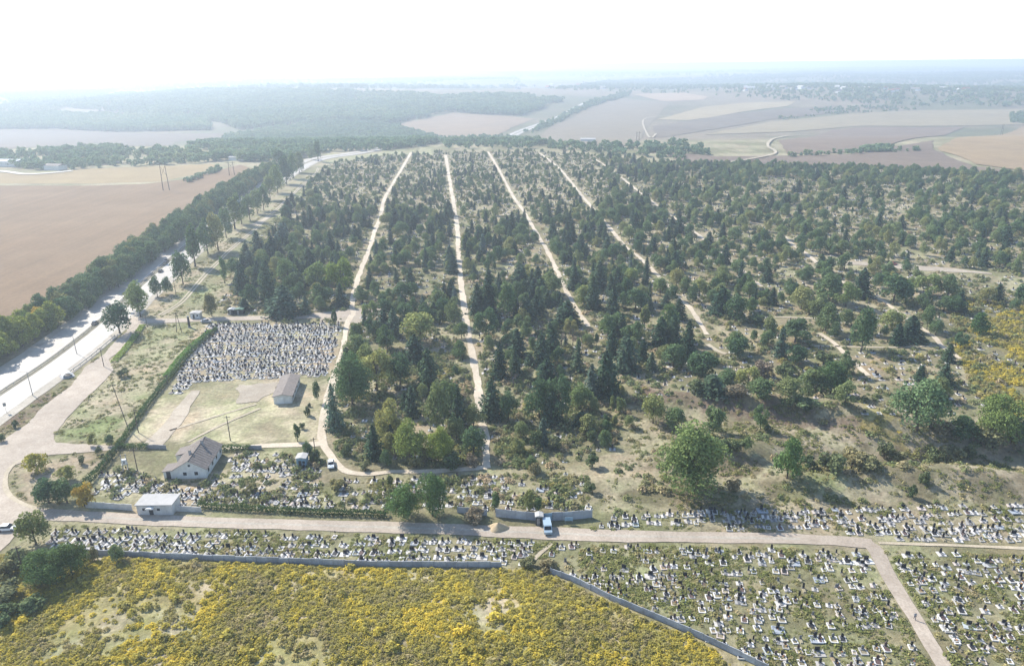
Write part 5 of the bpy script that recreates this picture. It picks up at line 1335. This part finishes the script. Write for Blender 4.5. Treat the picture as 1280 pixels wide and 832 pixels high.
# ---------------------------------------------------------------- vehicles
def car(px, py, rz, col, label, van=False, name='car'):
    m, nt, bs, N, L = mat('car_paint'); bs.inputs['Base Color'].default_value = (*col, 1); bs.inputs['Roughness'].default_value = 0.3; bs.inputs['Coat Weight'].default_value = 0.5
    e = empty(name, G(px, py, 0.07), rz)
    Lc, W = (4.9, 1.9) if van else (4.4, 1.72)
    if van: prof = [(-2.4, 0.32), (2.35, 0.32), (2.42, 0.95), (1.7, 1.15), (1.15, 1.85), (0.9, 1.98), (-2.3, 1.98), (-2.42, 0.9)]
    else: prof = [(-2.15, 0.3), (2.1, 0.3), (2.2, 0.55), (2.1, 0.78), (1.15, 0.9), (-1.65, 0.95), (-2.15, 0.9), (-2.2, 0.55)]
    body = MB().prism(prof, W / 2, -W / 2); body = body.build('body', m, e)
    if not van:
        cab = MB()
        vs = [(-1.7, s * (W / 2 - 0.06), 0.94) for s in (-1, 1)] + [(1.1, s * (W / 2 - 0.06), 0.9) for s in (-1, 1)] + [(-1.1, s * (W / 2 - 0.24), 1.43) for s in (-1, 1)] + [(0.4, s * (W / 2 - 0.24), 1.45) for s in (-1, 1)]
        cab.add(vs, [(4, 6, 7, 5), (0, 2, 6, 4), (1, 5, 7, 3), (0, 4, 5, 1), (2, 3, 7, 6)]); cab.build('cabin_glass', M_glass, e)
        MB().box((-0.35, 0, 1.46), (1.5, W - 0.5, 0.05)).build('roof', m, e)
    else:
        MB().add([(1.72, -0.8, 1.17), (1.72, 0.8, 1.17), (1.2, 0.72, 1.84), (1.2, -0.72, 1.84)], [(0, 1, 2, 3)]).build('windscreen', M_glass, e)
        for s in (-1, 1): MB().box((0.6, s * (W / 2 + 0.01), 1.45), (0.9, 0.03, 0.5)).build('side_window', M_glass, e)
    for sx in (-1.35, 1.35):
        for sy in (-1, 1):
            wh_ = MB().tube((sx, sy * (W / 2 - 0.2), 0.31), (sx, sy * (W / 2 + 0.02), 0.31), 0.31, 0.31, 14).build('wheel', M_rubber, e); MB().tube((sx, sy * (W / 2 + 0.0), 0.31), (sx, sy * (W / 2 + 0.035), 0.31), 0.18, 0.18, 10).build('rim', M_steel, wh_)
    for sy in (-0.6, 0.6):
        MB().box((2.16 if not van else 2.4, sy, 0.66 if not van else 0.85), (0.1, 0.32, 0.14)).build('headlight', M_white, e); MB().box((-2.18 if not van else -2.42, sy, 0.75), (0.06, 0.3, 0.14)).build('tail_light', M_roofred, e)
    tag(e, label, 'van' if van else 'car')
car(119, 405, 1.75, (0.05, 0.055, 0.06), 'dark car driving on the highway carriageway near the access road')
car(201, 340, 1.7, (0.04, 0.04, 0.045), 'dark car farther up the highway beside the trees')
car(208, 327, -1.45, (0.07, 0.06, 0.06), 'small dark car at the tree shade up the highway')
car(414, 582, -1.35, (0.75, 0.76, 0.77), 'white car parked on the bend of the curving lane')
car(10, 662, 0.1, (0.75, 0.76, 0.77), 'white car standing on the dusty junction')
car(258, 403, 0.1, (0.3, 0.31, 0.33), 'grey car parked beside the gate pillar')
car(684, 662, -1.5, (0.28, 0.36, 0.42), 'blue-grey van parked in front of the metal gate', True, 'van')
car(1116, 331, 0.3, (0.42, 0.05, 0.04), 'red car on the bare dirt clearing')

# white roadside shelter: curved shell on a slab
p = at(84, 470); e = empty('roadside_shelter', p, 0.7)
prof = [(1.6 * math.cos(a), 0.15 + 1.7 * math.sin(a)) for a in [math.pi * i / 10 for i in range(11)]]
inn = [(1.42 * math.cos(a), 0.15 + 1.52 * math.sin(a)) for a in [math.pi * i / 10 for i in range(10, -1, -1)]]
sh = MB()
for i in range(10):
    sh.prism([prof[i], prof[i + 1], inn[9 - i], inn[10 - i]], -1.6, 1.6)
sh.build('shell', M_white, e); MB().box((0, 0, 0.05), (4.4, 4.2, 0.2)).build('base_slab', M_concrete, e); MB().box((0, 0.9, 0.5), (2.4, 0.4, 0.1)).build('bench', M_wood, e)
for s in (-0.9, 0.9): MB().box((s, 0.9, 0.3), (0.12, 0.35, 0.4)).build('bench_leg', M_concrete, e)
tag(e, 'rounded white roadside shelter between highway and access road', 'shelter')
# road sign
p = at(8, 515); e = empty('road_sign', p, 0.6)
MB().tube((0, 0, -0.2), (0, 0, 3.2), 0.06, 0.05, 8).build('post', M_steel, e); MB().box((0, -0.07, 2.8), (0.9, 0.04, 1.2)).build('plate', M_steel, e)
tag(e, 'small road sign seen from behind by the highway guard rail', 'sign')

# ---------------------------------------------------------------- person walking on the branching path
def person(px, py, rz, label):
    p = G(px, py, 0.056)
    J = {'pel': (0, 0, 0.95), 'sp': (0, 0.01, 1.15), 'ch': (0, 0.0, 1.36), 'nk': (0, 0.02, 1.5), 'hd': (0, 0.03, 1.6), 'ht': (0, 0.02, 1.72),
         'hl': (-0.1, 0, 0.9), 'kl': (-0.11, 0.16, 0.5), 'al': (-0.11, 0.22, 0.08), 'tl': (-0.12, 0.38, 0.04), 'hr': (0.1, 0, 0.9), 'kr': (0.11, 0.02, 0.48), 'ar': (0.11, -0.26, 0.12), 'tr': (0.12, -0.14, 0.03),
         'sl': (-0.19, 0, 1.41), 'el': (-0.25, -0.08, 1.14), 'wl': (-0.25, 0.06, 0.9), 'fl': (-0.25, 0.1, 0.81), 'sr': (0.19, 0, 1.41), 'er': (0.25, 0.04, 1.14), 'wr': (0.25, 0.2, 0.94), 'fr': (0.25, 0.26, 0.87)}
    rad = {'pel': 0.15, 'sp': 0.13, 'ch': 0.16, 'nk': 0.06, 'hd': 0.095, 'ht': 0.08, 'hl': 0.1, 'kl': 0.065, 'al': 0.045, 'tl': 0.04, 'hr': 0.1, 'kr': 0.065, 'ar': 0.045, 'tr': 0.04, 'sl': 0.07, 'el': 0.05, 'wl': 0.035, 'fl': 0.035, 'sr': 0.07, 'er': 0.05, 'wr': 0.035, 'fr': 0.035}
    E = [('pel', 'sp'), ('sp', 'ch'), ('ch', 'nk'), ('nk', 'hd'), ('hd', 'ht'), ('pel', 'hl'), ('hl', 'kl'), ('kl', 'al'), ('al', 'tl'), ('pel', 'hr'), ('hr', 'kr'), ('kr', 'ar'), ('ar', 'tr'), ('ch', 'sl'), ('sl', 'el'), ('el', 'wl'), ('wl', 'fl'), ('ch', 'sr'), ('sr', 'er'), ('er', 'wr'), ('wr', 'fr')]
    K = list(J); me = bpy.data.meshes.new('person'); me.from_pydata([J[k] for k in K], [(K.index(a), K.index(b)) for a, b in E], [])
    o = link('person', me, None, p, rz)
    o.modifiers.new('skin', 'SKIN')
    for i, k in enumerate(K): me.skin_vertices[0].data[i].radius = (rad[k], rad[k])
    me.skin_vertices[0].data[0].use_root = True
    sb = o.modifiers.new('sub', 'SUBSURF'); sb.levels = sb.render_levels = 1
    m, nt, bs, N, L = mat('clothing')
    tc = N.new('ShaderNodeTexCoord'); sx = N.new('ShaderNodeSeparateXYZ'); L.new(tc.outputs['Object'], sx.inputs[0])
    dv = N.new('ShaderNodeMath'); dv.operation = 'DIVIDE'; dv.inputs[1].default_value = 1.8; L.new(sx.outputs[2], dv.inputs[0])
    L.new(ramp(nt, dv.outputs[0], [(0.0, (0.02, 0.02, 0.02)), (0.05, (0.05, 0.06, 0.1)), (0.52, (0.22, 0.24, 0.27)), (0.83, (0.4, 0.26, 0.19)), (0.92, (0.05, 0.035, 0.025))], 'CONSTANT'), bs.inputs['Base Color'])
    bs.inputs['Roughness'].default_value = 0.9
    me.materials.append(m)
    tag(o, label, 'person')
person(1143, 774, 2.8, 'person in grey jacket and dark trousers walking on the branching path')
# ---------------------------------------------------------------- low plants
W_M = [clump_mesh('weed', 700 + i, 46, F_WEED, 0.17, 0.6) for i in range(5)]
T_M = [clump_mesh('tuft', 720 + i, 26, F_TUFT, 0.20, 0.75) for i in range(4)]
S_M = [clump_mesh('scrub', 740 + i, 80, F_SCRUB, 0.15, 0.7) for i in range(5)]
cW = proto_collection('weeds', W_M); cT = proto_collection('tufts', T_M); cS = proto_collection('scrubs', S_M)
def low(name, zones, n, col, nv, hmin, hmax, label, seed, dens=None, wide=1.0, road=0.0, clear=True):
    PX_ = []; PY_ = []
    r = np.random.default_rng(seed)
    for z, k in zip(zones, n):
        x, y, A = rand_in(z, k, seed=seed + k); PX_.append(x); PY_.append(y)
    x = np.concatenate(PX_); y = np.concatenate(PY_); p = np.column_stack([x, y, hz(x, y) - 0.08])
    k = in_view(p, 190)
    if dens is not None: k &= r.random(len(x)) < dens(x, y)
    if clear: k &= road_clear(x, y, road) & ~inpoly(x, y, wpoly(Z_ACCESS))
    for Fl in FENCES[:2]:
        lo = Fl.min(0) - 4; hi = Fl.max(0) + 4; q = np.where((x > lo[0]) & (x < hi[0]) & (y > lo[1]) & (y < hi[1]))[0]
        if len(q): k[q[((x[q, None] - Fl[None, ::3, 0]) ** 2 + (y[q, None] - Fl[None, ::3, 1]) ** 2).min(1) < 1.2 ** 2]] = False
    x, y, p = x[k], y[k], p[k]
    h = hmin + (hmax - hmin) * r.random(len(x)) ** 1.6 * (0.5 + fbm(x, y, 7, seed))
    w = h * r.uniform(0.8, 1.35, len(x)) * wide
    scatter(name, p, np.column_stack([w, w, h]), r.uniform(0, 6.28, len(x)), r.integers(0, nv, len(x)), col, label, 'plants')
    print(name, len(x))
low('meadow_weeds', [Z_MEADOW], [56000], cW, 5, 0.14, 0.85, 'knee-high yellow-green weeds covering the meadow', 3, lambda x, y: 0.08 + 1.0 * sstep(0.36, 0.52, fbm(x, y, 13, 8)), 1.5, clear=False)
low('meadow_bushes', [Z_MEADOW], [2400], cW, 5, 0.7, 1.9, 'taller yellow-green weed bushes dotted over the meadow', 4, lambda x, y: 1.0 * sstep(0.5, 0.66, fbm(x, y, 8, 18)), 1.1, clear=False)
low('field_grass', [Z_FIELD, Z_FIELD2, Z_STRIP, Z_UPPER, Z_MIDLOW, Z_LOWLEFT], [10500, 9500, 2600, 1900, 2400, 1100], cT, 4, 0.1, 0.6, 'rough grass and weeds growing between the graves', 5, lambda x, y: 0.1 + 1.0 * sstep(0.4, 0.65, fbm(x, y, 6, 3)), 1.8, -0.5)
low('slope_grass', [Z_SLOPE], [12000], cT, 4, 0.12, 0.65, 'dry grass tussocks on the bank and slope', 6, lambda x, y: 0.1 + 0.9 * sstep(0.45, 0.7, fbm(x, y, 8, 14)), 1.6)
low('cemetery_scrub', [Z_FOREST], [60000], cS, 5, 0.35, 2.0, 'low scrub and weeds filling the gaps among the wooded graves', 7, lambda x, y: np.interp(y, [180, 300, 500, 1000], [1.0, 0.8, 0.5, 0.3]) * (0.3 + 1.2 * sstep(0.36, 0.62, fbm(x, y, 11, 4))), 1.2, 0.4)
low('slope_scrub', [Z_SLOPE, Z_MIDLOW, Z_LOWLEFT, [(424, 586), (420, 560), (424, 480), (440, 440), (720, 440), (790, 500), (765, 560), (700, 588)]], [700, 420, 380, 5500], cS, 5, 0.5, 1.7, 'scattered low scrub on the slope and round the lower graves', 8, lambda x, y: 0.15 + 0.9 * sstep(0.42, 0.66, fbm(x, y, 10, 24)), 1.2, 0.4)
Z_VERGES = [(-60, 560), (0, 520), (40, 500), (110, 440), (150, 405), (270, 310), (330, 268), (400, 208), (410, 215), (350, 285), (290, 345), (262, 400), (190, 500), (150, 556), (110, 610), (60, 640), (0, 640)]
low('verge_grass', [Z_VERGES], [11000], cT, 4, 0.15, 0.8, 'patchy grass and weeds on the verges beside highway and access road', 9, lambda x, y: 0.15 + 0.9 * sstep(0.4, 0.65, fbm(x, y, 9, 34)), 1.5, 0.3)
low('goldenrod', [[(1200, 372), (1320, 385), (1320, 545), (1225, 500), (1190, 430)], [(1062, 505), (1125, 522), (1130, 552), (1078, 548)]], [5200, 700], cW, 5, 0.5, 1.6, 'patches of yellow weeds at the scrubby edge of the graves', 10, lambda x, y: 1.1 * sstep(0.4, 0.6, fbm(x, y, 12, 44)), 1.3, 0.3)

# ---------------------------------------------------------------- far woods
cF = proto_collection('far_trees', [q[0] for q in PROTO['far']])
cFb = proto_collection('far_broad', [q[0] for q in PROTO['belt']])
def wood(name, poly, n, hmin, hmax, label, seed, dens=None, col=None, nv=4, rad=0.5):
    r = np.random.default_rng(seed)
    x, y, A = rand_in(poly, n, seed=seed)
    p = np.column_stack([x, y, hz(x, y) - 0.8]); k = in_view(p, 150)
    if dens is not None: k &= r.random(len(x)) < dens(x, y)
    p = p[k]
    h = r.uniform(hmin, hmax, len(p)); w = h * r.uniform(0.8, 1.2, len(p)) * 0.5 / rad
    scatter(name, p, np.column_stack([w, w, h]), r.uniform(0, 6.28, len(p)), r.integers(0, nv, len(p)), col or cF, label, 'wood')
    print(name, len(p), 'area', A)
wood('forest', [(240, 186), (285, 172), (330, 163), (430, 153), (500, 160), (545, 173), (545, 181), (500, 187), (430, 190), (400, 194), (372, 199), (330, 202), (260, 203), (200, 201)], 5200, 8, 14, 'bushy wood filling the dip beyond the highway crest', 51, lambda x, y: 0.35 + 0.8 * sstep(0.36, 0.52, fbm(x, y, 70, 13)))
wood('forest', [(-120, 194), (0, 193), (120, 186), (190, 188), (240, 186), (200, 202), (250, 204), (190, 207), (110, 210), (60, 215), (0, 211), (-120, 212)], 800, 6, 12, 'loose tree belt behind the yellow field', 52, lambda x, y: 0.12 + sstep(0.42, 0.6, fbm(x, y, 50, 3)))
wood('forest', [(-120, 150), (70, 144), (180, 147), (255, 151), (266, 163), (150, 165), (70, 161), (-120, 160)], 6000, 12, 19, 'dark block of wood behind the pinkish field', 53)
wood('forest', [(85, 135), (150, 119), (300, 114), (420, 115), (560, 123), (640, 120), (705, 127), (650, 145), (600, 143), (560, 140), (530, 148), (480, 157), (430, 152), (300, 162), (270, 152), (160, 143)], 13000, 12, 20, 'broad wooded hill on the woods side of the distant highway', 54, lambda x, y: 0.3 + 0.8 * sstep(0.36, 0.5, fbm(x, y, 260, 12)))
wood('forest', [(-150, 112), (60, 110), (150, 114), (110, 128), (60, 142), (-150, 148)], 8000, 12, 20, 'hazy wood on the hills behind the pinkish field', 55, lambda x, y: 0.2 + 0.9 * sstep(0.38, 0.52, fbm(x, y, 300, 13)))
wood('forest', [(-150, 97), (300, 99), (640, 97), (660, 110), (400, 113), (100, 110), (-150, 110)], 14000, 12, 24, 'last bands of woodland before the skyline beyond the highway', 56, lambda x, y: sstep(0.38, 0.55, fbm(x, y, 900, 5)))
wood('forest', [(690, 112), (760, 102), (900, 97), (1150, 92), (1420, 92), (1420, 132), (1280, 134), (1150, 134), (1050, 128), (1000, 126), (930, 124), (880, 118), (790, 117)], 20000, 9, 18, 'trees of the far village and its gardens along the ridge', 57, lambda x, y: 0.15 + 0.9 * sstep(0.38, 0.58, fbm(x, y, 420, 6)))
wood('forest', [(560, 90), (900, 88), (1420, 83), (1420, 92), (900, 97), (640, 97)], 9000, 14, 28, 'faint woodland on the skyline beyond the far village', 58, lambda x, y: sstep(0.4, 0.55, fbm(x, y, 1200, 7)))
wood('forest', [(540, 175), (640, 172), (700, 181), (790, 184), (850, 180), (900, 193), (840, 200), (760, 193), (690, 187), (560, 187)], 900, 6, 12, 'line of trees along the upper edge of the cemetery', 59, lambda x, y: 0.25 + 0.9 * sstep(0.4, 0.6, fbm(x, y, 70, 8)))
wood('forest', [(655, 166), (700, 147), (745, 126), (780, 116), (790, 119), (750, 131), (712, 146), (672, 166)], 700, 8, 15, 'trees flanking the distant highway', 60, lambda x, y: 0.45 + 0 * x)
wood('forest', [(880, 150), (990, 140), (1060, 134), (1140, 132), (1150, 138), (1050, 143), (960, 152)], 320, 5, 10, 'scattered trees in the folds of the far slope', 61, lambda x, y: sstep(0.45, 0.6, fbm(x, y, 160, 9)))
wood('forest', [(1075, 186), (1110, 184), (1115, 190), (1075, 191)], 60, 5, 9, 'small thicket in the purplish ploughed field', 62)
wood('forest', [(1262, 142), (1300, 140), (1300, 156), (1264, 154)], 120, 8, 13, 'dark grove on the straw field', 63)
wood('forest', [(230, 226), (265, 212), (276, 208), (282, 211), (268, 217), (236, 228)], 60, 3, 6, 'scrubby hedge line between the two stubble fields', 64)
wood('forest', [(985, 194), (1060, 190), (1150, 186), (1150, 189), (1060, 193), (985, 197)], 90, 4, 8, 'thin bush row above the cemetery along the brown field', 65, lambda x, y: 0.5 + 0 * x)
wood('forest', [(850, 204), (950, 205), (1100, 209), (1300, 222), (1300, 228), (1100, 216), (950, 212), (850, 210)], 380, 3.5, 6.5, 'closed edge of trees where the cemetery meets the brown field', 66, None, cFb, 5, 0.36)

# ---------------------------------------------------------------- haze: one even box of air round everything
m, nt, bs, N, L = mat('haze_air')
N.remove(bs)
pv = N.new('ShaderNodeVolumePrincipled')
pv.inputs['Color'].default_value = (0.78, 0.88, 1.0, 1)
pv.inputs['Density'].default_value = 0.00027
pv.inputs['Anisotropy'].default_value = 0.35
L.new(pv.outputs[0], N['Material Output'].inputs['Volume'])
zmin = float(gz.min()) - 1.0; zmax = max(CAMH + 2.0, float(gz.max()) + 32.0)
x0, x1, y0, y1 = XS[0] - 20, XS[-1] + 20, YS[0] - 20, YS[-1] + 20
hb = MB().add([(x0, y0, zmin), (x1, y0, zmin), (x1, y1, zmin), (x0, y1, zmin), (x0, y0, zmax), (x1, y0, zmax), (x1, y1, zmax), (x0, y1, zmax)],
              [(3, 2, 1, 0), (4, 5, 6, 7), (0, 1, 5, 4), (1, 2, 6, 5), (2, 3, 7, 6), (3, 0, 4, 7)]).build('haze', m)
tag(hb, 'pale bluish haze filling the air over the whole plain', 'haze', kind='stuff')
